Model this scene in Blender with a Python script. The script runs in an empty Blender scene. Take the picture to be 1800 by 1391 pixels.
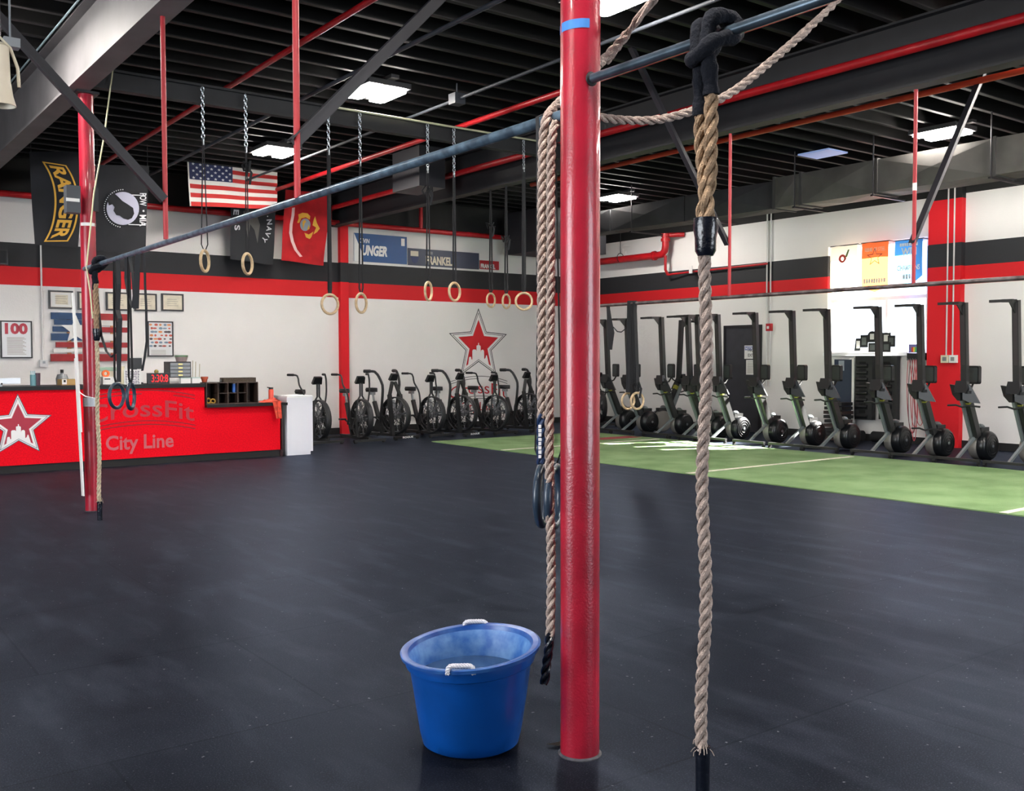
import bpy, math, random
from mathutils import Vector, Matrix, noise as mnoise
random.seed(7)
S = bpy.context.scene
COL = S.collection
PI = math.pi
rad = math.radians
# ------------------------------------------------------------------ camera
FPX, YAW, PITCH, ROLL, CAMH = 1729.2, rad(36.604), rad(-2.174), rad(-0.104), 1.45
O = Vector((0, 0, CAMH))
FW = Vector((math.sin(YAW)*math.cos(PITCH), math.cos(YAW)*math.cos(PITCH), math.sin(PITCH)))
_rt = Vector((math.cos(YAW), -math.sin(YAW), 0)); _up = _rt.cross(FW)
RT = _rt*math.cos(ROLL)+_up*math.sin(ROLL); UP = -_rt*math.sin(ROLL)+_up*math.cos(ROLL)
cd = bpy.data.cameras.new('camera'); cam = bpy.data.objects.new('camera', cd); COL.objects.link(cam)
cd.sensor_width = 36; cd.lens = FPX/1800*36; cd.clip_end = 200; cd.clip_start = .05
m = Matrix((RT, UP, -FW)).transposed().to_4x4(); m.translation = O; cam.matrix_world = m
S.camera = cam
# ------------------------------------------------------------------ world, sun, exposure
S.view_settings.view_transform = 'Standard'; S.view_settings.look = 'None'
S.view_settings.exposure = 0.40; S.view_settings.gamma = 1; S.view_settings.use_curve_mapping = False
w = bpy.data.worlds.new('sky'); S.world = w; w.use_nodes = True
bg = w.node_tree.nodes['Background']; bg.inputs[0].default_value = (.80, .90, 1, 1); bg.inputs[1].default_value = 2.6
sd = bpy.data.lights.new('sun', 'SUN'); sd.energy = 100; sd.angle = rad(.6); sd.color = (1, .96, .88)
sun = bpy.data.objects.new('sun', sd); COL.objects.link(sun)
sun.rotation_euler = Vector((3.7, -1.3, 2.92)).to_track_quat('Z', 'Y').to_euler(); sun.location = (20, 8, 6)
def area(name, loc, aim, sx, sy, e, col):
    d = bpy.data.lights.new(name, 'AREA'); d.shape = 'RECTANGLE'; d.size = sx; d.size_y = sy; d.energy = e; d.color = col
    o = bpy.data.objects.new(name, d); COL.objects.link(o); o.location = loc
    o.rotation_euler = (Vector(loc)-Vector(aim)).to_track_quat('Z', 'Y').to_euler(); return o
# added fill lights in daylight colour, behind and beside the camera; no doors built
area('daylight_fill_front', (7.5, -5.85, 1.8), (9.5, 8, 1.8), 7.5, 3.2, 620, (.84, .92, 1))
area('daylight_fill_side', (-5.85, 6.5, 1.9), (10, 8.5, 2.4), 7.0, 3.2, 760, (.90, .95, 1))
LAMP = 138.0      # strength of the ceiling fixtures' diffusers

# ------------------------------------------------------------------ pixel helpers (photo frame 1800x1391)
def ray(px, py): return RT*(px-900)-UP*(py-695.5)+FW*FPX
def onX(px, py, v): d = ray(px, py); return O+d*((v-O.x)/d.x)
def onY(px, py, v): d = ray(px, py); return O+d*((v-O.y)/d.y)
def onZ(px, py, v): d = ray(px, py); return O+d*((v-O.z)/d.z)
def PD(px, py, dep): return O+ray(px, py)*(dep/FPX)

# ------------------------------------------------------------------ materials
def lin(c): c /= 255; return c/12.92 if c <= .04045 else ((c+.055)/1.055)**2.4
def rgb(c): return (lin(c[0]), lin(c[1]), lin(c[2]), 1)
_m = {}
def M(name, c, rough=.6, metal=0, var=0, vs=6, bump=0, bs=60, emit=None, es=0, c2=None, coat=0, spec=.5):
    if name in _m: return _m[name]
    mt = bpy.data.materials.new(name); mt.use_nodes = True; nt = mt.node_tree; b = nt.nodes['Principled BSDF']
    b.inputs['Base Color'].default_value = rgb(c); b.inputs['Roughness'].default_value = rough
    b.inputs['Metallic'].default_value = metal; b.inputs['Coat Weight'].default_value = coat
    b.inputs['Specular IOR Level'].default_value = spec
    tc = nt.nodes.new('ShaderNodeTexCoord')
    if var or c2:
        n = nt.nodes.new('ShaderNodeTexNoise'); n.inputs['Scale'].default_value = vs; n.inputs['Detail'].default_value = 6
        nt.links.new(tc.outputs['Object'], n.inputs['Vector'])
        mx = nt.nodes.new('ShaderNodeMix'); mx.data_type = 'RGBA'
        rp = nt.nodes.new('ShaderNodeMapRange'); rp.inputs[1].default_value = .35; rp.inputs[2].default_value = .65
        nt.links.new(n.outputs[0], rp.inputs[0]); nt.links.new(rp.outputs[0], mx.inputs[0])
        mx.inputs[6].default_value = rgb(c)
        mx.inputs[7].default_value = rgb(c2) if c2 else rgb([x*(1-var) for x in c])
        nt.links.new(mx.outputs[2], b.inputs['Base Color'])
    if bump:
        n = nt.nodes.new('ShaderNodeTexNoise'); n.inputs['Scale'].default_value = bs; n.inputs['Detail'].default_value = 4
        nt.links.new(tc.outputs['Object'], n.inputs['Vector'])
        bp = nt.nodes.new('ShaderNodeBump'); bp.inputs['Strength'].default_value = bump; bp.inputs['Distance'].default_value = .01
        nt.links.new(n.outputs[0], bp.inputs['Height']); nt.links.new(bp.outputs[0], b.inputs['Normal'])
    if emit: b.inputs['Emission Color'].default_value = rgb(emit); b.inputs['Emission Strength'].default_value = es
    _m[name] = mt; return mt
WHITE = (230, 228, 226); RED = (212, 20, 30); BLK = (40, 41, 45)
def stripe_mat(name, stops, rough=.75):
    # painted horizontal bands: colour changes with height above the floor
    mt = bpy.data.materials.new(name); mt.use_nodes = True; nt = mt.node_tree; b = nt.nodes['Principled BSDF']
    tc = nt.nodes.new('ShaderNodeTexCoord'); sp = nt.nodes.new('ShaderNodeSeparateXYZ')
    nt.links.new(tc.outputs['Object'], sp.inputs[0])
    dv = nt.nodes.new('ShaderNodeMath'); dv.operation = 'DIVIDE'; dv.inputs[1].default_value = 5
    nt.links.new(sp.outputs[2], dv.inputs[0])
    cr = nt.nodes.new('ShaderNodeValToRGB'); cr.color_ramp.interpolation = 'CONSTANT'; e = cr.color_ramp.elements
    e[0].position = 0; e[0].color = rgb(stops[0][1]); e[1].position = stops[1][0]/5; e[1].color = rgb(stops[1][1])
    for z, c in stops[2:]: k = e.new(z/5); k.color = rgb(c)
    nt.links.new(dv.outputs[0], cr.inputs[0])
    n = nt.nodes.new('ShaderNodeTexNoise'); n.inputs['Scale'].default_value = 1.3; n.inputs['Detail'].default_value = 5
    nt.links.new(tc.outputs['Object'], n.inputs['Vector'])
    rp = nt.nodes.new('ShaderNodeMapRange'); rp.inputs[3].default_value = .93; rp.inputs[4].default_value = 1.03
    nt.links.new(n.outputs[0], rp.inputs[0])
    vm = nt.nodes.new('ShaderNodeVectorMath'); vm.operation = 'SCALE'
    nt.links.new(cr.outputs[0], vm.inputs[0]); nt.links.new(rp.outputs[0], vm.inputs[3])
    nt.links.new(vm.outputs[0], b.inputs['Base Color']); b.inputs['Roughness'].default_value = rough
    n2 = nt.nodes.new('ShaderNodeTexNoise'); n2.inputs['Scale'].default_value = 40
    nt.links.new(tc.outputs['Object'], n2.inputs['Vector'])
    bp = nt.nodes.new('ShaderNodeBump'); bp.inputs['Strength'].default_value = .15; bp.inputs['Distance'].default_value = .01
    nt.links.new(n2.outputs[0], bp.inputs['Height']); nt.links.new(bp.outputs[0], b.inputs['Normal'])
    return mt
Z1, Z2, Z3, Z4 = 2.615, 2.905, 3.265, 3.98
m_wall = stripe_mat('wall_paint', [(0, WHITE), (Z1, RED), (Z2, BLK), (Z3, WHITE), (Z4, (18, 18, 20))])
m_wallB = stripe_mat('wall_paint_right', [(0, WHITE), (Z1, RED), (Z2, BLK), (Z3, WHITE), (4.06, (18, 18, 20))])
m_pil = stripe_mat('pilaster_paint', [(0, (222, 16, 32)), (Z2, BLK), (Z3, (222, 16, 32)), (Z4, (18, 18, 20))])
m_blk = M('black_paint', (20, 20, 22), .75)
m_white = M('white_paint', (225, 224, 222), .6)
m_ceil = M('ceiling_black', (9, 9, 10), .8, var=.3, spec=.2)
m_joist = [M('joist_black', (9, 9, 10), .8, var=.3, spec=.2), M('joist_edge', (27, 26, 28), .6, var=.2, spec=.3)]
m_gird = M('girder_dark_grey', (31, 32, 36), .65, var=.15)
m_gird_lit = M('girder_lit_grey', (98, 96, 98), .6, var=.12, vs=3)  # lighter than the other girder: window light put into its grey
m_red = M('column_red', (168, 28, 50), .30, var=.18, vs=5, bump=.15, bs=120, coat=.3)
m_redpipe = M('pipe_red', (186, 22, 32), .4, var=.15)
m_rod = M('rod_red', (170, 40, 48), .45)
m_bar = M('steel_bar', (112, 138, 158), .35, .5, c2=(70, 86, 102), vs=14)
m_dsteel = M('dark_steel', (38, 38, 42), .5, .3)
m_brace = M('brace_steel', (40, 40, 46), .5, .2)
m_galv = M('galvanised', (170, 175, 180), .4, .8)
m_chain = M('chain_zinc', (190, 196, 202), .35, .9)
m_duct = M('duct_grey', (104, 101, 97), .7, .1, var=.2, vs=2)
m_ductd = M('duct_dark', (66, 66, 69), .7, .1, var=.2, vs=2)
m_web = M('webbing_black', (26, 27, 31), .8)
m_wood = M('ring_wood', (205, 178, 140), .5, var=.15, vs=30)
m_rubber = M('black_rubber', (28, 29, 32), .6)
m_plast = M('black_plastic', (24, 25, 28), .35)
m_silver = M('silver_metal', (150, 155, 158), .35, .7)
m_rope = M('manila_rope', (178, 150, 122), .9, spec=.1, var=.22, vs=40, bump=.8, bs=180)
m_rope2 = M('grey_rope', (192, 174, 164), .9, spec=.1, var=.2, vs=40, bump=.8, bs=180)
m_sleeve = M('black_sleeve', (20, 23, 31), .9, spec=.2, bump=.9, bs=60)
m_tape = M('black_tape', (16, 20, 30), .22, bump=.5, bs=25)
m_txt_w = M('paint_white', (232, 232, 232), .6)
m_glass = None

# ------------------------------------------------------------------ mesh builder
class Frame:
    def __init__(s, o, u, v): s.o = Vector(o); s.u = Vector(u).normalized(); s.v = Vector(v).normalized(); s.n = s.u.cross(s.v)
    def p(s, a, b, c=0): return s.o+s.u*a+s.v*b+s.n*c
def FA(y, x=0, z=0): return Frame((x, y, z), (1, 0, 0), (0, 0, 1))       # faces -Y
def FB(x, y=0, z=0): return Frame((x, y, z), (0, -1, 0), (0, 0, 1))      # faces -X
class MB:
    def __init__(s): s.v = []; s.f = []; s.mi = []; s.cur = 0
    def add(s, vs, fs):
        b = len(s.v); s.v += [Vector(x) for x in vs]
        s.f += [tuple(i+b for i in f) for f in fs]; s.mi += [s.cur]*len(fs); return s
    def box(s, x0, x1, y0, y1, z0, z1):
        return s.add([(x0, y0, z0), (x1, y0, z0), (x1, y1, z0), (x0, y1, z0), (x0, y0, z1), (x1, y0, z1), (x1, y1, z1), (x0, y1, z1)],
                     [(0, 3, 2, 1), (4, 5, 6, 7), (0, 1, 5, 4), (1, 2, 6, 5), (2, 3, 7, 6), (3, 0, 4, 7)])
    def fbox(s, F, a0, a1, b0, b1, c0, c1):
        P = F.p
        return s.add([P(a0, b0, c0), P(a1, b0, c0), P(a1, b1, c0), P(a0, b1, c0), P(a0, b0, c1), P(a1, b0, c1), P(a1, b1, c1), P(a0, b1, c1)],
                     [(0, 3, 2, 1), (4, 5, 6, 7), (0, 1, 5, 4), (1, 2, 6, 5), (2, 3, 7, 6), (3, 0, 4, 7)])
    def bar(s, p, q, w, h, up=(0, 0, 1)):
        p = Vector(p); q = Vector(q); d = (q-p).normalized(); up = Vector(up)
        if abs(d.dot(up)) > .98: up = Vector((1, 0, 0))
        a = d.cross(up).normalized()*w/2; b = a.cross(d).normalized()*h/2
        return s.add([p-a-b, p+a-b, p+a+b, p-a+b, q-a-b, q+a-b, q+a+b, q-a+b],
                     [(0, 3, 2, 1), (4, 5, 6, 7), (0, 1, 5, 4), (1, 2, 6, 5), (2, 3, 7, 6), (3, 0, 4, 7)])
    def tube(s, pts, r, n=8, closed=False, caps=True, flat=1.0, up0=None):
        pts = [Vector(p) for p in pts]; N = len(pts)
        rs = r if isinstance(r, (list, tuple)) else [r]*N
        t0 = (pts[1]-pts[0]).normalized()
        a = Vector(up0) if up0 else (Vector((0, 0, 1)) if abs(t0.z) < .9 else Vector((1, 0, 0)))
        vs = []
        for i in range(N):
            if closed: t = (pts[(i+1) % N]-pts[i-1]).normalized()
            else: t = (pts[min(i+1, N-1)]-pts[max(i-1, 0)]).normalized()
            a = (a-t*a.dot(t)).normalized(); b = t.cross(a)
            for k in range(n):
                an = 2*PI*k/n; vs.append(pts[i]+(a*math.cos(an)*flat+b*math.sin(an))*rs[i])
        fs = []
        for i in range(N if closed else N-1):
            j = (i+1) % N
            for k in range(n):
                l = (k+1) % n; fs.append((i*n+k, i*n+l, j*n+l, j*n+k))
        if caps and not closed: fs += [tuple(range(n))[::-1], tuple((N-1)*n+k for k in range(n))]
        return s.add(vs, fs)
    def lathe(s, prof, c=(0, 0, 0), axis=(0, 0, 1), n=24, sx=1, sy=1):
        c = Vector(c); ax = Vector(axis).normalized()
        a = Vector((1, 0, 0)) if abs(ax.x) < .9 else Vector((0, 1, 0)); a = (a-ax*a.dot(ax)).normalized(); b = ax.cross(a)
        vs = []; fs = []
        for r, h in prof:
            for k in range(n):
                an = 2*PI*k/n; vs.append(c+ax*h+a*(r*math.cos(an)*sx)+b*(r*math.sin(an)*sy))
        for i in range(len(prof)-1):
            for k in range(n):
                l = (k+1) % n; fs.append((i*n+k, i*n+l, (i+1)*n+l, (i+1)*n+k))
        return s.add(vs, fs)
    def cyl(s, c, r, h, axis=(0, 0, 1), n=20): return s.lathe([(0.0001, 0), (r, 0), (r, h), (0.0001, h)], c, axis, n)
    def sph(s, c, r, n=12, sz=1):
        m_ = n//2+1
        return s.lathe([(max(1e-4, r*math.sin(PI*i/m_)), -r*sz*math.cos(PI*i/m_)) for i in range(m_+1)], c, (0, 0, 1), n)
    def torus(s, c, R, r, u, v, n=28, k=10):
        c = Vector(c); u = Vector(u).normalized(); v = Vector(v).normalized()
        return s.tube([c+u*R*math.cos(2*PI*i/n)+v*R*math.sin(2*PI*i/n) for i in range(n)], r, k, closed=True, up0=u.cross(v))
    def prism(s, poly, F, t0=0, t1=.002):
        n = len(poly); vs = [F.p(a, b, t0) for a, b in poly]+[F.p(a, b, t1) for a, b in poly]
        return s.add(vs, [tuple(range(n))[::-1], tuple(range(n, 2*n))]+[(i, (i+1) % n, n+(i+1) % n, n+i) for i in range(n)])
    def ringpoly(s, outer, inner, F, t0, t1):
        n = len(outer); vs = [F.p(a, b, t1) for a, b in outer]+[F.p(a, b, t1) for a, b in inner]
        return s.add(vs, [(i, (i+1) % n, n+(i+1) % n, n+i) for i in range(n)])
    def band(s, pts, wd, w, t):
        # flat webbing along pts, width direction wd
        wd = Vector(wd).normalized()*w/2; pts = [Vector(p) for p in pts]; vs = []; N = len(pts)
        for i, p in enumerate(pts):
            d = (pts[min(i+1, N-1)]-pts[max(i-1, 0)]).normalized(); nn = d.cross(wd).normalized()*t/2
            vs += [p-wd-nn, p+wd-nn, p+wd+nn, p-wd+nn]
        fs = [(3, 2, 1, 0), tuple(4*(N-1)+k for k in range(4))]
        for i in range(N-1):
            for k in range(4): l = (k+1) % 4; fs.append((4*i+k, 4*i+l, 4*i+4+l, 4*i+4+k))
        return s.add(vs, fs)
    def build(s, name, mat, parent=None, smooth=False, off=None):
        me = bpy.data.meshes.new(name)
        o_ = Vector((0, 0, 0))
        if parent is not None and off is None:
            o_ = worldloc(parent)
        elif off is not None: o_ = Vector(off)
        me.from_pydata([tuple(v-o_) for v in s.v], [], s.f)
        mats = mat if isinstance(mat, (list, tuple)) else [mat]
        for mm in mats: me.materials.append(mm)
        if len(mats) > 1: me.polygons.foreach_set('material_index', s.mi)
        if smooth:
            me.polygons.foreach_set('use_smooth', [True]*len(me.polygons))
            me.set_sharp_from_angle(angle=rad(40))
        me.update()
        o = bpy.data.objects.new(name, me); COL.objects.link(o)
        if parent is not None: o.parent = parent
        return o
def worldloc(o):
    l = Vector(o.location); p = o.parent
    while p is not None: l += Vector(p.location); p = p.parent
    return l
def tag(o, label=None, cat=None, group=None, kind=None):
    if label: o['label'] = label
    if cat: o['category'] = cat
    if group: o['group'] = group
    if kind: o['kind'] = kind
    return o
def thing(name, label, cat, loc=(0, 0, 0), group=None, rotz=0):
    o = bpy.data.objects.new(name, None); COL.objects.link(o); o.location = loc; o.rotation_euler = (0, 0, rotz)
    o.empty_display_size = .1
    return tag(o, label, cat, group)
def struct(name, mb, mat, parent=None, smooth=False):
    o = mb.build(name, mat, parent, smooth)
    if parent is None: o['kind'] = 'structure'
    return o
def single(name, mb, mat, label, cat, group=None, smooth=False):
    c = Vector((0, 0, 0))
    xs = [v.x for v in mb.v]; ys = [v.y for v in mb.v]; zs = [v.z for v in mb.v]
    c = Vector(((min(xs)+max(xs))/2, (min(ys)+max(ys))/2, min(zs)))
    o = mb.build(name, mat, None, smooth, off=c); o.location = c
    return tag(o, label, cat, group)
def copytree(o, parent=None):
    kids = list(o.children); c = o.copy(); COL.objects.link(c)
    if parent is not None: c.parent = parent
    for k in kids: copytree(k, c)
    return c
# text as flat polygons
def text2d(t, size=1, bold=0, align='LEFT', sx=1, shear=0):
    cu = bpy.data.curves.new('lettering', 'FONT'); cu.body = t; cu.size = size; cu.offset = bold; cu.align_x = align
    cu.shear = shear; cu.resolution_u = 3
    o = bpy.data.objects.new('lettering', cu); COL.objects.link(o)
    bpy.context.view_layer.update()
    me = bpy.data.meshes.new_from_object(o.evaluated_get(bpy.context.evaluated_depsgraph_get()))
    vs = [(v.co.x*sx, v.co.y) for v in me.vertices]; fs = [tuple(p.vertices) for p in me.polygons]
    bpy.data.objects.remove(o); bpy.data.curves.remove(cu); bpy.data.meshes.remove(me)
    return vs, fs
def fit_text(t, u0, u1, v0, v1, bold=0, shear=0):
    # text stretched to the rectangle (u0..u1, v0..v1)
    vs, fs = text2d(t, 1, bold, shear=shear)
    if not vs: return vs, fs
    a0 = min(x for x, y in vs); a1 = max(x for x, y in vs); b0 = min(y for x, y in vs); b1 = max(y for x, y in vs)
    return [(u0+(x-a0)/(a1-a0)*(u1-u0), v0+(y-b0)/(b1-b0)*(v1-v0)) for x, y in vs], fs
def addtext(mb, tf, mapf): vs, fs = tf; mb.add([mapf(x, y) for x, y in vs], fs)
def blocks(mb, u0, u1, v0, v1, n, mapf, seed=1):
    # worn print too small to read: a row of uneven light marks
    rr = random.Random(seed); st_ = (u1-u0)/n
    for i in range(n):
        a = u0+i*st_+st_*.08; b = a+st_*rr.uniform(.7, .86); h = (v1-v0)*rr.uniform(0, .12)
        mb.add([mapf(a, v0+h), mapf(b, v0+h), mapf(b, v1-h*.5), mapf(a, v1-h*.5)], [(0, 1, 2, 3)])
    return mb
def star(cx, cy, R, r=.42, rot=PI/2, n=5):
    return [(cx+(R if i % 2 == 0 else R*r)*math.cos(rot+i*PI/n), cy+(R if i % 2 == 0 else R*r)*math.sin(rot+i*PI/n)) for i in range(2*n)]
def uvA(px, py, y): p = onY(px, py, y); return (p.x, p.z)
def uvB(px, py, x): p = onX(px, py, x); return (-p.y, p.z)
def rectA(q, y):   # pixel box -> x0,x1,z0,z1 on plane y
    (a, b), (c, d) = q; p = onY(a, (b+d)/2, y); r = onY(c, (b+d)/2, y); t = onY((a+c)/2, b, y); l = onY((a+c)/2, d, y)
    return p.x, r.x, l.z, t.z
def rectB(q, x):
    (a, b), (c, d) = q; p = onX(a, (b+d)/2, x); r = onX(c, (b+d)/2, x); t = onX((a+c)/2, b, x); l = onX((a+c)/2, d, x)
    return -p.y, -r.y, l.z, t.z

# ================================================================== SETTING
WY, WX = 17.15, 15.2
XA, XB_, YA, YB_ = -6.0, WX, -6.0, WY
DECK = 4.88
def floor_mat():
    mt = bpy.data.materials.new('rubber_floor'); mt.use_nodes = True; nt = mt.node_tree; b = nt.nodes['Principled BSDF']
    tc = nt.nodes.new('ShaderNodeTexCoord'); L = nt.links.new
    def noise(sc, det=6, rough=.6, dist=0):
        n = nt.nodes.new('ShaderNodeTexNoise'); n.inputs['Scale'].default_value = sc; n.inputs['Detail'].default_value = det
        n.inputs['Roughness'].default_value = rough; n.inputs['Distortion'].default_value = dist; L(tc.outputs['Object'], n.inputs['Vector']); return n
    def mr(src, a, b_, c, d):
        r = nt.nodes.new('ShaderNodeMapRange'); r.inputs[1].default_value = a; r.inputs[2].default_value = b_
        r.inputs[3].default_value = c; r.inputs[4].default_value = d; L(src, r.inputs[0]); return r
    def mix(f, A, B, blend='MIX'):
        x = nt.nodes.new('ShaderNodeMix'); x.data_type = 'RGBA'; x.blend_type = blend
        if isinstance(f, float): x.inputs[0].default_value = f
        else: L(f, x.inputs[0])
        if isinstance(A, tuple): x.inputs[6].default_value = A
        else: L(A, x.inputs[6])
        if isinstance(B, tuple): x.inputs[7].default_value = B
        else: L(B, x.inputs[7])
        return x.outputs[2]
    big = noise(.9, 5, .6, .6); mid = noise(5, 6, .65, .3); fine = noise(150, 3)
    base = mix(mr(big.outputs[0], .35, .65, 0, 1).outputs[0], rgb((13, 15, 21)), rgb((21, 24, 31)))
    base = mix(mr(mid.outputs[0], .45, .75, 0, .5).outputs[0], base, rgb((30, 33, 40)))
    sp = mr(fine.outputs[0],  .54, .68, 0, .55)
    base = mix(sp.outputs[0], base, rgb((60, 65, 76)))
    # mat seams
    br = nt.nodes.new('ShaderNodeTexBrick'); br.offset = .5; br.inputs['Scale'].default_value = 1
    br.inputs['Mortar Size'].default_value = .006; br.inputs['Brick Width'].default_value = 1.83; br.inputs['Row Height'].default_value = 1.22
    br.inputs['Color1'].default_value = (1, 1, 1, 1); br.inputs['Color2'].default_value = (.74, .74, .76, 1); br.inputs['Mortar'].default_value = (.35, .35, .35, 1)
    L(tc.outputs['Object'], br.inputs['Vector'])
    base = mix(1.0, base, br.outputs[0], 'MULTIPLY')
    # chalk dust in worn streaks
    mp = nt.nodes.new('ShaderNodeMapping'); mp.inputs['Scale'].default_value = (3.0, .8, 1); mp.inputs['Rotation'].default_value = (0, 0, .7); L(tc.outputs['Object'], mp.inputs[0])
    st = nt.nodes.new('ShaderNodeTexNoise'); st.inputs['Scale'].default_value = 1.6; st.inputs['Detail'].default_value = 8; L(mp.outputs[0], st.inputs['Vector'])
    base = mix(mr(st.outputs[0], .50, .80, 0, .12).outputs[0], base, rgb((104, 112, 130)))
    fl_ = noise(38, 1); base = mix(mr(fl_.outputs[0], .74, .78, 0, .4).outputs[0], base, rgb((140, 142, 150)))
    L(base, b.inputs['Base Color'])
    L(mr(mid.outputs[0], .3, .75, .30, .60).outputs[0], b.inputs['Roughness'])
    bp = nt.nodes.new('ShaderNodeBump'); bp.inputs['Strength'].default_value = .25; bp.inputs['Distance'].default_value = .004
    L(fine.outputs[0], bp.inputs['Height']); L(bp.outputs[0], b.inputs['Normal'])
    b.inputs['Specular IOR Level'].default_value = 0
    # worn rubber: weak sheen at grazing angles, daylight's blue put into its tint
    gl_ = nt.nodes.new('ShaderNodeBsdfGlossy'); gl_.inputs[0].default_value = (.66, .77, 1, 1); L(mr(mid.outputs[0], .3, .75, .30, .44).outputs[0], gl_.inputs['Roughness']); L(bp.outputs[0], gl_.inputs['Normal'])
    fr_ = nt.nodes.new('ShaderNodeFresnel'); fr_.inputs[0].default_value = 1.30
    sc_ = nt.nodes.new('ShaderNodeMath'); sc_.operation = 'MULTIPLY'; sc_.inputs[1].default_value = .24; L(fr_.outputs[0], sc_.inputs[0])
    ms_ = nt.nodes.new('ShaderNodeMixShader'); L(sc_.outputs[0], ms_.inputs[0]); L(b.outputs[0], ms_.inputs[1]); L(gl_.outputs[0], ms_.inputs[2])
    L(ms_.outputs[0], nt.nodes['Material Output'].inputs[0])
    return mt
struct('floor', MB().box(XA-.2, XB_+.2, YA-.2, YB_+.2, -.1, 0), floor_mat())
struct('wall_back', MB().box(XA-.2, XB_+.2, YB_, YB_+.2, 0, 5.2), m_wall)
# right wall with window and door openings
WIN = (8.98, 10.90, 1.53, 3.44)     # y0,y1,z0,z1
DOOR = (12.42, 13.25, 0, 2.04)
wb = MB()
for y0, y1, z0, z1 in ((YA-.2, WIN[0], 0, 5.2), (WIN[0], WIN[1], 0, WIN[2]), (WIN[0], WIN[1], WIN[3], 5.2), (WIN[1], YB_+.0, 0, 5.2)):
    wb.box(WX, WX+.2, y0, y1, z0, z1)
struct('wall_right', wb, m_wallB)
struct('wall_left', MB().box(XA-.2, XA, YA, YB_, 0, 5.2), m_wall)
struct('wall_front', MB().box(XA-.2, XB_+.2, YA-.2, YA, 0, 5.2), m_wall)
struct('baseboard_back', MB().box(XA, WX, WY-.02, WY-.001, .0, .12), m_blk)
struct('baseboard_right', MB().box(WX-.02, WX-.001, YA, DOOR[0]-.06, 0, .12).box(WX-.02, WX-.001, DOOR[1]+.06, WY-.02, 0, .12), m_blk)
cl = struct('ceiling', MB().box(XA-.2, XB_+.2, YA-.2, YB_+.2, DECK, DECK+.15), m_ceil)
jm = None
for i in range(57):
    y = 17.0-.4*i
    if y < -5.9: break
    if jm is None:
        jm = MB().box(XA, WX, -.02, .02, 4.604, DECK); jm.cur = 1; jm.box(XA, WX, -.028, .028, 4.60, 4.612); jm = jm.build('joist', m_joist, cl); jm.location = (0, y, 0)
    else:
        j = jm.copy(); COL.objects.link(j); j.location = (0, y, 0)
# pilasters
struct('trim_1', MB().box(8.60, 8.77, WY-.10, WY, 0, 4.5), m_pil)
struct('trim_2', MB().box(WX-.12, WX, 8.34, 8.90, 0, 4.5), m_pil)
# girders (I sections)
def ibeam(name, p, q, z0, z1, fw, mat, label):
    mb = MB(); p = Vector(p); q = Vector(q)
    def b(w, a, c): mb.bar((p.x, p.y, (a+c)/2), (q.x, q.y, (a+c)/2), w, c-a)
    b(fw, z0, z0+.022); b(fw, z1-.022, z1); b(.014, z0+.02, z1-.02)
    return tag(struct(name, mb, mat), label)
ibeam('ceiling_girder', (2.28, YA, 0), (2.28, WY, 0), 3.95, 4.58, .19, m_gird_lit, 'wide grey steel roof girder resting on the two red columns')
ibeam('ceiling_girder', (8.5, YA, 0), (8.5, WY, 0), 3.95, 4.58, .17, m_gird, 'black steel roof girder with a red sprinkler pipe running along it')
ibeam('ceiling_crossbeam', (2.4, 9.78, 0), (8.4, 9.78, 0), 3.98, 4.17, .10, m_gird, 'black cross beam from which the ring chains hang')

# window frame + panes
F = FB(WX)
fr = MB(); y0, y1, z0, z1 = WIN; a0, a1 = -y1, -y0
for aa in ((a0, a0+.05, z0, z1), (a1-.05, a1, z0, z1), (a0+.05, a1-.05, z0, z0+.05), (a0+.05, a1-.05, z1-.05, z1), (a0+.05, a1-.05, 2.44, 2.50), (-9.78, -9.73, z0+.05, 2.44)):
    fr.fbox(F, aa[0], aa[1], aa[2], aa[3], -.12, -.06)
m_vinyl = M('white_vinyl', (235, 236, 238), .4)
wf = struct('window_1', fr, m_vinyl)
MB().fbox(F, a0-.04, a1+.06, z0-.05, z0, -.11, .07).build('window_sill', m_vinyl, wf)
gm = bpy.data.materials.new('window_glass'); gm.use_nodes = True; nt = gm.node_tree
tr = nt.nodes.new('ShaderNodeBsdfTransparent'); gl = nt.nodes.new('ShaderNodeBsdfGlossy'); gl.inputs['Roughness'].default_value = .05
ms = nt.nodes.new('ShaderNodeMixShader'); ms.inputs[0].default_value = .08
nt.links.new(tr.outputs[0], ms.inputs[1]); nt.links.new(gl.outputs[0], ms.inputs[2]); nt.links.new(ms.outputs[0], nt.nodes['Material Output'].inputs[0])
gb = MB()
for aa in ((a0+.05, -9.78, z0+.05, 2.44), (-9.73, a1-.05, z0+.05, 2.44), (a0+.05, a1-.05, 2.50, z1-.05)): gb.fbox(F, aa[0], aa[1], aa[2], aa[3], -.093, -.087)
gb.build('pane', gm, wf)
# door
dr = MB().fbox(F, -DOOR[1], -DOOR[0], 0.01, DOOR[3], 0, .03)
m_door = M('door_dark', (52, 53, 60), .55, var=.1)
d1 = struct('door_1', dr, m_door)
f2 = MB()
for aa in ((-DOOR[1]-.05, -DOOR[1], 0, DOOR[3]+.05), (-DOOR[0], -DOOR[0]+.05, 0, DOOR[3]+.05), (-DOOR[1], -DOOR[0], DOOR[3], DOOR[3]+.05)): f2.fbox(F, aa[0], aa[1], aa[2], aa[3], 0, .05)
f2.build('door_frame', m_dsteel, d1)
MB().tube([F.p(-DOOR[0]-.08, 1.0, .03), F.p(-DOOR[0]-.08, 1.0, .08), F.p(-DOOR[0]-.2, 1.0, .08)], .012).build('door_handle', m_silver, d1)

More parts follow.
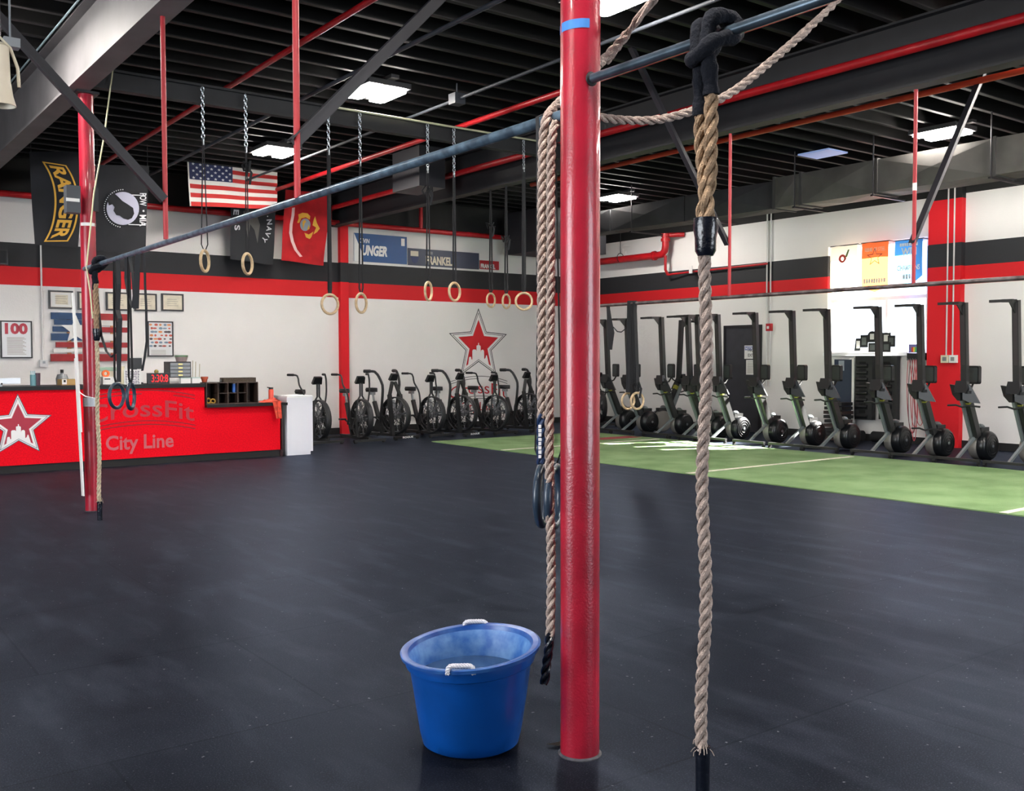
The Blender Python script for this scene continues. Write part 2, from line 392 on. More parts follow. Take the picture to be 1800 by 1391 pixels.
# ================================================================== TURF
m_turf = M('turf_green', (112, 146, 92), .95, c2=(138, 170, 118), vs=1.6, bump=.9, bs=260)
tf = single('artificial_turf', MB().box(9.03, 12.62, -5.9, 14.5, .0, .012), m_turf, 'long lane of green artificial turf with white lines beside the rowing machines', 'turf')
m_line = M('turf_line', (226, 224, 205), .9, var=.1, vs=20)
for y in (4.55, 8.49, 12.42):
    MB().box(9.03, 12.45, y-.04, y+.04, .012, .016).build('line', m_line, tf)
MB().box(11.55, 12.5, 12.9, 13.25, .012, .015).build('red_marking', M('turf_red', (150, 60, 60), .95), tf)

# ================================================================== COLUMNS
PX, PY = 2.32, 2.71
LX, LY = 2.36, 9.89
def column(x, y, r, label):
    t = thing('column', label, 'column', (x, y, 0), 'red steel columns')
    n = 40; mb = MB().lathe([(r, 0), (r, 3.93)], (x, y, 0), n=n); mb.build('shaft', m_red, t, True)
    MB().box(x-.1, x+.1, y-.1, y+.1, 3.93, 3.95).build('cap_plate', m_dsteel, t)
    return t
def az_of(x, y): return math.atan2(y, x)
col1 = column(PX, PY, .0715, 'thick red steel column in the foreground with blue tape near its top')
col2 = column(LX, LY, .068, 'red steel column in front of the reception counter, beside the hanging climbing rope')
MB().lathe([(.0716, 0), (.080, 0), (.080, .003), (.0716, .008)], (PX, PY, 0), n=40).build('base_ring', M('grout', (70, 70, 78), .7, var=.4, vs=40), col1, True)
MB().lathe([(.068, 0), (.077, 0), (.077, .003), (.068, .008)], (LX, LY, 0), n=40).build('base_ring', _m['grout'], col2, True)
def band_on(x, y, r, z0, z1, f0, f1, tilt=0, dr=.0012):
    # strip of tape round a column; f0..f1 across its face as seen from the entrance side (-1 left edge .. 1 right edge)
    base = math.atan2(-y, -x); mb = MB(); vs = []; fs = []; n = 14
    for i in range(n+1):
        f = f0+(f1-f0)*i/n; an = base+math.asin(max(-1, min(1, f))) if abs(f) <= 1 else base+f*PI/2
        dz = tilt*(i/n-.5)
        for z in (z0+dz, z1+dz): vs.append((x+(r+dr)*math.cos(an), y+(r+dr)*math.sin(an), z))
    for i in range(n): fs.append((2*i, 2*i+2, 2*i+3, 2*i+1))
    mb.add(vs, fs); return mb
band_on(PX, PY, .0715, 2.605, 2.637, -1.0, .45, .004).build('blue_tape', M('tape_blue', (52, 118, 190), .7), col1)
band_on(LX, LY, .068, 2.70, 2.73, -1, 1).build('white_tape', m_white, col2)
band_on(LX, LY, .069, 1.00, 1.085, -1.0, 1.05, 0, .003).build('duct_tape', M('tape_grey', (178, 182, 190), .5, .2), col2)
# white strips tied to the left column
st = thing('plastic_strips', 'tall white plastic strips tied to the side of the red column by the counter', 'strip', (LX-.1, LY, 0))
a_ = PD(133, 630, 9.25); b_ = PD(146, 872, 9.25); MB().bar(a_, b_, .07, .012, (1, 0, 0)).build('strip', m_white, st)
a_ = PD(128, 515, 9.2); b_ = PD(142, 760, 9.2); MB().bar(a_, b_, .035, .02, (1, 0, 0)).build('strip', m_white, st)
MB().tube([PD(140, 690, 9.12), PD(150, 697, 9.1), PD(166, 700, 9.12), PD(167, 715, 9.14)], .005, 5).build('cord', m_white, st)
# pale cord from girder to bar end
single('cord', MB().tube([PD(199, 117, 9.2), PD(183, 240, 9.15), PD(165, 340, 9.1), PD(152, 470, 9.1), PD(158, 510, 9.1), PD(163, 560, 9.12)], .007, 6), M('cord_pale', (200, 196, 160), .8), 'thin pale cord running from the grey girder down to the left column', 'cord')
# black speaker clamped on the left column
sp = thing('wall_speaker', 'small dark grey speaker box clamped high on the red column by the counter', 'speaker', PD(136, 378, 9.2))
c = PD(137, 355, 9.15)
MB().box(c.x-.11, c.x+.01, c.y-.06, c.y+.06, c.z-.11, c.z+.14).build('cabinet', M('speaker_grey', (62, 66, 72), .5), sp)
MB().box(c.x-.115, c.x+.0, c.y-.066, c.y-.055, c.z-.01, c.z+.02).build('white_stripe', m_white, sp)
c = PD(165, 350, 9.3); MB().box(c.x-.015, c.x+.03, c.y-.05, c.y+.05, c.z-.12, c.z+.1).build('bracket', m_dsteel, sp)

# ================================================================== PULL-UP BARS, RODS, BRACES
def rod(px, x, y, z0, z1, label):
    return single('hanging_rod', MB().tube([(x, y, z0), (x, y, z1)], .018, 12), m_rod, label, 'rod', 'red rods holding the pull-up bars', True)
b1 = thing('pull_up_bar', 'long steel pull-up bar between the two red columns', 'pull-up bar', (2.3, 6.2, 2.30))
MB().tube([(2.31, 2.75, 2.335), (2.31, 9.84, 2.295)], .021, 14).build('tube', m_bar, b1, True)
b2 = thing('pull_up_bar', 'steel pull-up bar on the near side of the foreground red column carrying the knotted rope', 'pull-up bar', (2.3, .5, 2.43))
MB().tube([(2.31, 2.70, 2.43), (2.31, -4.4, 2.43)], .0170, 16).build('tube', M('steel_bar_dark', (58, 70, 80), .3, .6, c2=(84, 100, 114), vs=10), b2, True)
MB().lathe([(.017, 0), (.025, .0), (.025, .005), (.017, .010)], (2.31, 2.64, 2.43), (0, -1, 0), 20).build('weld_collar', m_dsteel, b2, True)
b3 = thing('pull_up_bar', 'thin dark pull-up bar hanging across in front of the rowing machines', 'pull-up bar', (8.5, 5, 2.13))
MB().tube([(8.5, 9.95, 2.125), (8.5, -4.4, 2.125)], .021, 10).build('tube', M('rusty_bar', (74, 62, 62), .5, .5, c2=(120, 110, 110), vs=9), b3, True)
rod(0, 2.3, 7.37, 2.33, 3.95, 'thin red rod from the grey girder to the pull-up bar, left of the striped flag')
rod(0, 2.3, 5.07, 2.33, 3.95, 'thin red rod rising past the right edge of the striped flag to the roof')
rod(0, 8.5, 7.38, 2.13, 3.93, 'thin red rod behind the knotted climbing rope')
rod(0, 8.5, 5.16, 2.13, 3.93, 'thin red rod with a white tape mark in front of the hanging banners')
band = MB().lathe([(.0195, 0), (.0195, .07)], (8.5, 5.16, 3.0), n=12); 
bo = band.build('white_tape', m_white, S.objects['hanging_rod.003'], off=worldloc(S.objects['hanging_rod.003']))
def brace(p, q, w, label):
    mb = MB(); p = Vector(p); q = Vector(q); d = (q-p).normalized()
    a = d.cross(Vector((0, 1, 0))).normalized()
    mb.bar(p, q, w, .008, (0, 1, 0)); mb.bar(p+a*w/2, q+a*w/2, .008, w*.9, (0, 1, 0))
    return single('diagonal_brace', mb, m_brace, label, 'brace', 'black diagonal steel braces')
brace((2.29, 7.35, 2.62), (.42, 7.44, 4.60), .062, 'black diagonal brace crossing in front of the grey girder and the left column')
brace((2.28, 5.07, 2.62), (4.20, 5.14, 4.60), .062, 'black diagonal brace rising right from the red rod beside the striped flag')
brace((8.5, 7.40, 2.72), (7.02, 7.4, 4.62), .066, 'dark diagonal brace seen between the foreground column and the knotted rope')
brace((8.5, 5.17, 2.50), (9.95, 5.17, 4.62), .066, 'dark diagonal brace meeting the rod in front of the hanging banners')

# ================================================================== PIPES & CONDUITS under the roof
def pipe(name, pts, r, mat, label, cat='pipe', group=None, n=10):
    return single(name, MB().tube(pts, r, n), mat, label, cat, group, True)
G = 'red sprinkler pipes under the roof'
pipe('sprinkler_pipe', [(4.0, -5, 4.42), (4.0, 17.1, 4.42)], .028, m_redpipe, 'red sprinkler pipe passing behind the left column and the striped flag', 'pipe', G)
pipe('sprinkler_pipe', [(6.83, -5, 4.32), (6.83, 17.1, 4.32)], .034, m_redpipe, 'red sprinkler pipe crossing above the ring chains toward the foreground column', 'pipe', G)
p3 = pipe('sprinkler_pipe', [(8.3, -5, 4.25), (8.3, 16.75, 4.25), (8.3, 16.88, 4.2), (8.3, 16.9, 3.98)], .045, m_redpipe, 'thick red sprinkler pipe fixed along the side of the black girder', 'pipe', G)
pipe('sprinkler_pipe', [(9.6, -5, 4.19), (9.6, 12.4, 4.19)], .034, M('pipe_red_lit', (196, 66, 40), .45), 'orange-red sprinkler pipe just behind the black girder', 'pipe', G)  # warm light on this red pipe is put into its colour
pipe('sprinkler_pipe', [(-5.9, 16.9, 4.0), (14.9, 16.9, 4.0)], .05, m_redpipe, 'red pipe running along the top of the back wall above the flags and signs', 'pipe', G)
pipe('sprinkler_pipe', [(10.3, 16.9, 4.0), (10.3, 16.9, 4.55)], .04, m_redpipe, 'short red vertical pipe joining the back wall pipe above the printed signs', 'pipe', G)
pipe('conduit', [(4.86, -5, 4.42), (4.86, 17.1, 4.42)], .022, M('conduit_grey', (56, 60, 68), .6), 'grey conduit crossing the ceiling beside the twin-panel light above the chains', 'conduit', 'grey ceiling conduits')
pipe('conduit', [(6.30, -5, 4.42), (6.30, 17.1, 4.42)], .018, M('conduit_grey', (56, 60, 68), .6), 'thin grey conduit with a junction box above the ring chains', 'conduit', 'grey ceiling conduits')
jb = onZ(805, 175, 4.42)
single('junction_box', MB().box(6.3-.07, 6.3+.07, jb.y-.07, jb.y+.07, 4.36, 4.48).tube([(6.3, jb.y, 4.48), (6.3, jb.y, 4.6)], .01, 6), M('conduit_grey', (56, 60, 68), .6), 'small grey junction box on the thin ceiling conduit', 'junction box')
# sprinkler on left bay + misc pipe near left light
pipe('conduit', [(1.02, -3, 4.3), (1.02, 17, 4.3)], .028, M('conduit_pale', (120, 122, 116), .6), 'pale grey pipe in the top left corner behind the diagonal brace', 'conduit', 'grey ceiling conduits')
# cables on the grey girder's top
pipe('cable', [(2.155, -5, 4.57), (2.155, 17, 4.57)], .010, M('cable_teal', (130, 150, 155), .5), 'pale cable lying along the top edge of the grey girder', 'cable')
# conduit that the chains hang from
rail = pipe('chain_rail', [(4.72, 9.70, 4.145), (7.75, 9.70, 4.145)], .012, M('rail_pale', (190, 190, 160), .5, .2), 'thin pale rod along the cross beam that the ring chains are looped over', 'rod')
# fire main on the right wall
fm = thing('fire_pipe', 'thick red fire pipe with an elbow on the right wall above the black stripe', 'pipe', (14.95, 15.5, 3.6))
MB().tube([(14.95, 17.0, 3.63), (14.95, 15.0, 3.62), (14.95, 14.82, 3.63), (14.95, 14.74, 3.70), (14.95, 14.72, 3.80), (14.95, 14.72, 4.02)], .075, 16).build('pipe', m_redpipe, fm, True)
MB().tube([(14.95, 14.72, 3.60), (14.95, 14.72, 3.30), (15.02, 14.72, 3.2)], .03, 10).build('drain_pipe', m_redpipe, fm, True)
for yy, zz, ax in ((15.05, 3.62, (0, 1, 0)), (14.72, 3.92, (0, 0, 1)), (14.72, 4.02, (0, 0, 1))):
    MB().lathe([(.076, -.03), (.10, -.03), (.10, .03), (.076, .03)], (14.95, yy, zz), ax, 18).build('coupling', m_redpipe, fm, True)
MB().torus((14.95, 16.1, 3.66), .10, .008, (1, 0, 0), (0, 0, 1)).tube([(14.95, 16.1, 3.76), (14.95, 16.1, 4.3)], .008, 6).build('hanger', m_dsteel, fm)
MB().tube([(14.95, 14.72, 4.02), (15.18, 14.4, 4.02)], .05, 12).build('wall_stub', m_redpipe, fm, True)
MB().box(15.0, 15.02, 14.02, 14.10, 3.18, 3.33).build('paper_tag', m_white, fm)
MB().tube([(15.02, 14.72, 3.2), (15.12, 14.3, 3.22), (15.12, 12.2, 3.24)], .02, 8).build('small_pipe', m_redpipe, fm, True)

# ================================================================== DUCTS
def ductseg(mb, x0, x1, y0, z0, z1, y1, z0b, z1b, d=.03):
    # cross-broken sheet: front and bottom faces pushed out in a shallow pyramid
    a = [(x0, y0, z0), (x0, y0, z1), (x1, y0, z1), (x1, y0, z0), (x0, y1, z0b), (x0, y1, z1b), (x1, y1, z1b), (x1, y1, z0b)]
    cf = (x0-d, (y0+y1)/2, (z0+z1+z0b+z1b)/4); cb = ((x0+x1)/2, (y0+y1)/2, (z0+z0b)/2-d)
    mb.add(a+[cf, cb], [(0, 1, 8), (1, 5, 8), (5, 4, 8), (4, 0, 8), (0, 9, 3), (3, 9, 7), (7, 9, 4), (4, 9, 0), (1, 2, 6, 5), (3, 7, 6, 2), (0, 3, 2, 1), (4, 5, 6, 7)])
du = thing('air_duct', 'long grey sheet metal air duct hanging below the ceiling along the right wall', 'duct', (12.9, 8, 3.7))
XD0, XD1 = 12.6, 13.12
mb = MB()
ys = [-5.8, -3.4, -1.0, 1.4, 3.1, 4.8, 6.55, 8.25, 9.55, 10.05]
for i in range(len(ys)-1): ductseg(mb, XD0, XD1, ys[i], 3.80, 4.27, ys[i+1]-.02, 3.80, 4.27, .04)
mb.build('large_section', m_duct, du)
for y in ys[1:]: MB().box(XD0-.02, XD1+.02, y-.03, y+.01, 3.78, 4.29).build('flange', M('duct_flange', (70, 69, 68), .6), du)
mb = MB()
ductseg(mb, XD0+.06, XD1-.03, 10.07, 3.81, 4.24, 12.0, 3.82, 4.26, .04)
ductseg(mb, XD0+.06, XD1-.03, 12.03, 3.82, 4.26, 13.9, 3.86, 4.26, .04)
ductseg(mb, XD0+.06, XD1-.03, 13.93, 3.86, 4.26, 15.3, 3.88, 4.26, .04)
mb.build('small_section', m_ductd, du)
MB().box(12.2, 13.8, 15.3, 16.6, 3.6, 4.45).build('end_section', M('unit_black', (46, 47, 52), .6, .2), du)
for y in (6.55, 4.8, 8.25, 9.6, 11.4, 13.2, 15):
    MB().tube([(XD0-.07, y, 3.77), (XD0-.07, y, 4.60)], .010, 6).bar((XD0-.1, y, 3.755), (XD1+.2, y, 3.755), .04, .025).build('hanger', m_dsteel, du)
# unit heater in front of black girder
a_ = onX(690, 300, 7.6); b_ = onX(737, 300, 7.6); zt = onX(715, 262, 7.6).z; zb = onX(715, 332, 7.6).z
uh = thing('unit_heater', 'dark grey box-shaped unit heater hanging beside the black girder', 'heater', ((7.85), (a_.y+b_.y)/2, zb))
MB().box(7.6, 8.05, b_.y, a_.y, zb, zt).build('casing', M('heater_grey', (46, 46, 52), .5, .2), uh)
for yy in (a_.y-.1, b_.y+.1): MB().tube([(7.8, yy, zt), (7.8, yy, 4.6)], .01, 6).build('hanger', m_dsteel, uh)

# ================================================================== CEILING LIGHTS
m_diff = M('diffuser', (255, 250, 235), .5, emit=(255, 248, 240), es=LAMP)
m_hous = M('light_housing', (70, 70, 72), .5, .3)
def light(x, y, label):
    t = thing('ceiling_light', label, 'ceiling light', (x, y, 4.56), 'twin panel ceiling lights')
    MB().box(x-.27, x+.27, y-.34, y+.34, 4.50, 4.56).box(x-.05, x+.05, y-.45, y+.45, 4.56, 4.60).build('housing', m_hous, t)
    for s in (-1, 1):
        c = x+s*.15
        mb = MB(); F_ = Frame((c, y, 4.50), (1, 0, 0), (0, -1, 0))
        mb.prism([(-.075, -.30), (-.10, -.25), (-.10, .25), (-.075, .30), (.075, .30), (.10, .25), (.10, -.25), (.075, -.30)], F_, 0, .03)
        mb.build('diffuser', m_diff, t)
    return t
light(5.55, 10.08, 'lit twin panel ceiling light above the row of ring chains')
light(5.92, 13.8, 'lit twin panel ceiling light just above the striped flag')
light(12.76, 7.35, 'lit ceiling light above the duct at the far right')
light(12.85, 13.95, 'lit ceiling light close to the right edge of the foreground column, over the far duct')
light(5.70, 6.30, 'lit ceiling light half hidden at the top of the foreground column')
light(1.32, 9.85, 'lit ceiling light in the top left corner behind the brace')
for x, y in ((-2.6, 3.0), (1.6, 2.2), (5.7, 1.6), (9.6, .2), (12.8, 2.6), (9.6, 3.6), (11.2, 4.2), (12.8, -.6)):  # unseen fixtures added to light the room, extra ones for the right wall
    light(x, y, 'lit twin panel ceiling light out of view, added to light the room')
c = onZ(1446, 271, 4.58)
single('skylight_panel', MB().box(c.x-.24, c.x+.24, c.y-.28, c.y+.28, 4.575, 4.598), M('skylight_glow', (150, 165, 200), .5, emit=(120, 140, 190), es=.5), 'pale bluish translucent panel in the ceiling above the far duct', 'skylight')  # faint emission put in for daylight through the panel
# flood lamp top left
c = PD(8, 150, 5.2)
fl = thing('hanging_lamp', 'beige bell-shaped flood lamp hanging in the top left corner', 'lamp', c)
MB().lathe([(.02, .22), (.045, .2), (.05, .02), (.062, -.06), (.075, -.11), (.07, -.11), (.05, -.05)], c+Vector((-.02, 0, -.0)), (0, 0, 1), 20).build('shade', M('lamp_beige', (196, 188, 170), .5), fl, True)
MB().tube([c+Vector((-.09, 0, -.0)), c+Vector((-.10, 0, .1)), c+Vector((-.07, 0, .2)), c+Vector((-.02, 0, .25)), c+Vector((.03, 0, .2)), c+Vector((.065, 0, .1)), c+Vector((.07, 0, 0))], .009, 8).build('yoke', _m['lamp_beige'], fl, True)
MB().tube([c+Vector((-.02, 0, .25)), Vector((c.x-.02, c.y, 4.6))], .008, 6).build('stem', m_dsteel, fl)
c = PD(18, 77, 6.0)
single('smoke_detector', MB().box(c.x-.04, c.x+.05, c.y-.04, c.y+.04, c.z-.025, c.z+.03).tube([c, Vector((c.x, c.y, 4.6))], .006, 6), M('sensor_grey', (110, 118, 125), .4), 'small grey sensor box hanging above the flood lamp', 'sensor')

# ================================================================== ROPES
def frames(pts, n):
    # resample a polyline (Catmull-Rom) and give parallel-transported frames
    P = [Vector(p) for p in pts]; P = [P[0]*2-P[1]]+P+[P[-1]*2-P[-2]]; out = []
    for i in range(1, len(P)-2):
        L = (P[i+1]-P[i]).length; k = max(1, round(L/n))
        for j in range(k):
            t = j/k; a, b, c, d = P[i-1], P[i], P[i+1], P[i+2]
            out.append(.5*((2*b)+(c-a)*t+(2*a-5*b+4*c-d)*t*t+(3*b-a-3*c+d)*t**3))
    out.append(P[-2]); return out
def laid_rope(mb, pts, R, pitch=.115, step=.010, k=8, hand=1):
    # three strands twisted round the path
    C = frames(pts, step); N = len(C); t0 = (C[1]-C[0]).normalized()
    a = Vector((1, 0, 0)) if abs(t0.x) < .8 else Vector((0, 1, 0)); dist = 0
    S3 = [[], [], []]
    for i in range(N):
        t = (C[min(i+1, N-1)]-C[max(i-1, 0)]).normalized(); a = (a-t*a.dot(t)).normalized(); b = t.cross(a)
        if i: dist += (C[i]-C[i-1]).length
        for s_ in range(3):
            an = hand*2*PI*(dist/pitch+s_/3); S3[s_].append(C[i]+(a*math.cos(an)+b*math.sin(an))*R*.535)
    for s_ in range(3): mb.tube(S3[s_], R*.475, k)
    return mb
# (1) knotted climbing rope, right of the foreground column
def knotted_rope(name, label, x, yb, zb, k, zend, ztape, seeable=1, rope_m=(m_rope, m_rope2), end_len=.2):
    # x,yb,zb: point of the bar; k: size factor of knot
    t = thing(name, label, 'climbing rope', (x, yb, zb), 'climbing ropes')
    r = .0245*k; W = lambda d, u, z: (x+d, yb-u, zb+z)      # u to the right along the bar, d away from viewer
    def q(L): return [W(d*k, u*k, z*k) for d, u, z in L]
    # black sleeve: two legs, two turns over the bar and the bight across
    P1 = q([(-.045, -.020, -.245), (-.045, -.020, -.14), (-.048, -.026, -.07), (-.048, -.033, -.01), (-.025, -.036, .036), (.025, -.038, .030), (.042, -.044, -.015), (.0, -.058, -.052), (-.045, -.052, -.066), (-.074, -.02, -.078), (-.080, .016, -.066), (-.062, .046, -.040), (-.012, .054, -.022), (.038, .048, .0), (.035, .034, .042), (-.01, .026, .052), (-.050, .020, .028), (-.056, .016, -.04), (-.05, .020, -.12), (-.045, .022, -.19)])
    C = frames(P1, .012)
    MB().tube(C, [r*(1+.10*math.sin(i*.9)+.05*math.sin(i*2.3)) for i in range(len(C))], 12).build('sleeve_knot', m_sleeve, t, True)
    zt = -ztape*k
    A = q([(-.045, -.018, -.24), (-.045, -.018, -.32), (-.042, -.008, -.42), (-.05, .004, -.48), (-.045, .012, -.53), (-.042, .006, zt/k)])
    B = q([(-.045, .022, -.19), (-.045, .022, -.28), (-.045, .020, -.36), (-.035, .010, -.44), (-.04, -.004, -.50), (-.044, -.010, -.54), (-.042, -.006, zt/k)])
    mb = MB(); laid_rope(mb, A, r*.92, .15*k); laid_rope(mb, B, r*.92, .15*k); mb.build('doubled_rope', rope_m[0], t, True)
    z1 = zt-.095*k
    mb = MB(); cs = W(-.042*k, 0, zt+.01)
    mb.lathe([(.001, 0), (.034*k, 0), (.036*k, -.03*k), (.031*k, -.06*k), (.030*k, -.10*k), (.022*k, -.115*k), (.001, -.115*k)], cs, (0, 0, 1), 16, 1, 1.12)
    mb.build('tape_wrap', m_tape, t, True)
    pts = []; n = 16; top = zb+zt-.07*k
    for i in range(n+1):
        z = top+(zend-top)*i/n; pts.append((x-.042*k+.004*math.sin(i*.7), yb+.006*math.sin(i*.9+1), z))
    mb = MB(); laid_rope(mb, pts, .0205*k if k > .9 else .021, .125)
    mb.build('rope', rope_m[1], t, True)
    e = MB().tube([(x-.042*k, yb, zend+.01), (x-.042*k, yb, zend-end_len*.4), (x-.042*k, yb, zend-end_len)], [.0235, .022, .021], 14)
    e.build('black_end', m_tape, t, True)
    # frayed fibres
    mb = MB()
    for i in range(14):
        an = random.random()*2*PI; z = zend+random.random()*.05; d = Vector((math.cos(an), math.sin(an), 0))
        p = Vector((x-.042*k, yb, z)); mb.tube([p+d*.018, p+d*.03+Vector((0, 0, -.01)), p+d*random.uniform(.03, .042)+Vector((0, 0, -.022))], .0012, 4)
    mb.build('frayed_fibres', rope_m[1], t)
    return t
yk = onX(1259, 60, 2.31).y
zb = 2.43
ze = PD(1263, 1330, 2.93).z
knotted_rope('climbing_rope', 'thick tan climbing rope hanging from a black knotted sleeve, right of the foreground column', 2.31, yk, zb, 1.0, .235, .565)
yl = onX(176, 470, 2.31).y
knotted_rope('climbing_rope', 'tan climbing rope with black taped end hanging beside the column at the counter', 2.31, yl, 2.30, .95, .16, .62, rope_m=(m_rope, M('tan_rope', (214, 198, 170), .9, spec=.1, var=.2, vs=40, bump=.8, bs=180)), end_len=.16)
# (2) two ropes tied back behind the foreground column
t = thing('climbing_rope', 'long grey climbing rope draped behind the foreground column, its black tip hanging lowest', 'climbing rope', (PX-.2, PY+.1, .4), 'climbing ropes')
hang = [PD(x_, y_, 3.585) for x_, y_ in ((967, 1118), (969, 1000), (966, 850), (966, 700), (968, 500), (968, 320), (969, 262), (974, 224))]+[PD(986, 203, 3.68)]
over = [PD(1010, 196, 3.70), PD(1052, 206, 3.76), PD(1110, 212, 3.82), PD(1165, 209, 3.84), PD(1230, 190, 3.86), PD(1290, 160, 3.90), PD(1350, 112, 3.95), PD(1410, 60, 4.0), PD(1475, -2, 4.05)]
d = (over[-1]-over[-2]).normalized(); e_ = over[-1]+d*((4.54-over[-1].z)/d.z)
mb = MB(); laid_rope(mb, hang+over+[e_], .0180, .115); mb.build('rope', m_rope2, t, True)
mb = MB(); laid_rope(mb, [PD(957, 1202, 3.585), PD(960, 1175, 3.585), PD(964, 1145, 3.585), PD(967, 1112, 3.585)], .0180, .115); mb.build('black_end', m_tape, t, True)
t = thing('climbing_rope', 'grey climbing rope left of the foreground column ending in a dark wrap with white letters', 'climbing rope', (PX-.25, PY+.1, 1.1), 'climbing ropes')
hang = [PD(x_, y_, 3.60) for x_, y_ in ((952, 735), (952, 600), (952, 400), (953, 300), (955, 240), (961, 208))]+[PD(976, 187, 3.67)]
over = [PD(1005, 160, 3.72), PD(1045, 120, 3.585), PD(1062, 104, 3.66), PD(1100, 62, 3.6), PD(1148, 0, 3.5)]
d = (over[-1]-over[-2]).normalized(); e_ = over[-1]+d*((4.54-over[-1].z)/d.z)
mb = MB(); laid_rope(mb, hang+over+[e_], .0180, .115); mb.build('rope', m_rope2, t, True)
mb = MB(); laid_rope(mb, [PD(951, 815, 3.60), PD(951, 770, 3.60), PD(952, 728, 3.60)], .0178, .11); mb.build('wrapped_end', M('wrap_navy', (26, 48, 84), .4), t, True)
Fw = Frame(PD(949, 806, 3.575), Vector((0, 0, 1)), -RT)
mb = MB(); blocks(mb, 0, .125, -.006, .006, 8, lambda a, b: Fw.p(a, b, .006)); mb.build('worn_print', m_txt_w, t)

# ================================================================== GYMNASTIC RINGS
def latvec(P): v = Vector((P.x, P.y, 0)).normalized(); return Vector((v.y, -v.x, 0))
def chain(mb, p, q, L=.050, r=.0048, w=.016):
    p = Vector(p); q = Vector(q); d = (q-p).normalized(); n = max(1, int((q-p).length/(L*.74)))
    for i in range(n):
        c = p+d*(i+.5)*(q-p).length/n; s_ = Vector((1, 0, 0)) if i % 2 else Vector((0, 1, 0))
        pts = []
        for a in range(8):
            an = 2*PI*a/8; pts.append(c+s_*w*math.cos(an)+d*(L/2)*math.sin(an))
        mb.tube(pts, r, 4, closed=True, up0=s_.cross(d))
    return mb
RING_R = .1035
def gym_ring(label, C, wpx, hpx, ztop, zch, mat, group, R=RING_R, wide=.022, gap=.018, bunch=None, topdx=0, hook=None, thick=.015):
    C = Vector(C); t = thing('gymnastic_ring', label, 'gymnastic ring', (C.x, C.y, C.z-R-thick), group)
    lv = latvec(C); ratio = min(1, wpx/hpx); an = math.acos(ratio)
    dv = Vector((lv.x*math.cos(an)-lv.y*math.sin(an), lv.x*math.sin(an)+lv.y*math.cos(an), 0))
    MB().torus(C, R, thick, dv, (0, 0, 1), 32, 10).build('ring', mat, t, True)
    top = C+Vector((0, 0, R)); sd = latvec(C)
    zs = zch
    pa = top+sd*gap-Vector((0, 0, .0)); pb = top-sd*gap
    pt = Vector((C.x+sd.x*topdx, C.y+sd.y*topdx, zs))
    n0 = Vector((-sd.y, sd.x, 0))*(thick+.003)
    # strap: one loop through the ring and up to the buckle
    wd = (sd+Vector((-sd.y, sd.x, 0))*.8).normalized()
    MB().band([pt+sd*.004, pa+Vector((0, 0, .06)), top+Vector((0, 0, -thick-.002))+n0*.2, pb+Vector((0, 0, .06)), pt-sd*.004], wd, wide, .003).build('strap', m_web, t)
    if ztop > zs+.05:
        mb = MB(); chain(mb, (pt.x, pt.y, zs), (pt.x, pt.y, ztop)); mb.build('chain', m_chain, t, True)
        MB().bar((pt.x, pt.y, zs-.03), (pt.x, pt.y, zs+.03), .03, .012).build('buckle', m_silver, t)
    if bunch:
        mb = MB(); b = Vector((C.x, C.y, bunch)); random.seed(int(C.x*100))
        for i in range(7):
            o1 = Vector([random.uniform(-.05, .05) for _ in range(3)]); o2 = Vector([random.uniform(-.06, .06) for _ in range(3)])
            mb.band([b+o1, b+o2+Vector((0, 0, -.02)), b+(o1+o2)*.5+Vector((0, 0, -.09))], (1, .3, .2), .026, .003)
        mb.band([b, b+sd*.05+Vector((0, 0, -.08)), b+sd*.03+Vector((0, 0, -.20))], sd, .026, .003)
        mb.build('knotted_strap', m_web, t)
    return t
YC = 9.70
GW = 'wooden rings on chains'
for px, pyc, w_, h_, cy, lab, wd_, bun, gap in (
    (360, 459, 16, 42, 250, 'wooden ring on a chain, leftmost of the row, just below the striped flag', .012, None, .03),
    (435, 464, 18, 40, 264, 'wooden ring on a chain in front of the black flag with white letters', .012, 290, .015),
    (580, 535, 30, 36, 268, 'wooden ring turned wide open on a broad strap, right of the red flag', .04, None, .008),
    (635, 533, 19, 35, 288, 'wooden ring on a strap just left of the blue printed sign end', .02, None, .02),
    (753, 512, 13, 35, 300, 'narrow-looking wooden ring in front of the dark sign, left of its pair', .018, 330, .02),
    (799, 513, 20, 33, 308, 'wooden ring hanging in front of the dark sign, right of its pair', .022, None, .016),
    (921, 530, 30, 31, 298, 'wooden ring seen as a full circle on a broad strap nearest the foreground column', .042, None, .01)):
    C = onY(px, pyc, YC); zc = onY(px, cy, YC).z
    gym_ring(lab, C, w_, h_, 4.13, zc, m_wood, GW, wide=wd_, gap=gap, bunch=onY(px, bun, YC).z if bun else None)
for px, pyc, w_, h_, tp, bu, lab in ((863, 528, 16, 27, 325, 392, 'small wooden ring high above the star logo, left of two hung under the black girder'),
                             (890, 530, 14, 27, 330, 415, 'small wooden ring high above the star logo, right of two hung under the black girder')):
    C = onX(px, pyc, 8.42); z = onX(px, bu, 8.42).z
    gym_ring(lab, C, w_, h_, 3.93, 3.92, m_wood, 'wooden rings under the black girder', wide=.026, gap=.02, bunch=z, R=.10)
m_bring = M('ring_black', (44, 58, 74), .3)
for px, pyc, w_, h_, lab in ((205, 696, 24, 43, 'dark ring seen open, hanging low in front of the red counter'), (230, 697, 12, 44, 'dark ring seen edge-on, hanging low in front of the red counter')):
    C = onX(px, pyc, 2.31); gym_ring(lab, C, w_, h_, 2.30, 2.31, m_bring, 'dark rings on the far end of the long bar', wide=.02, gap=.014)
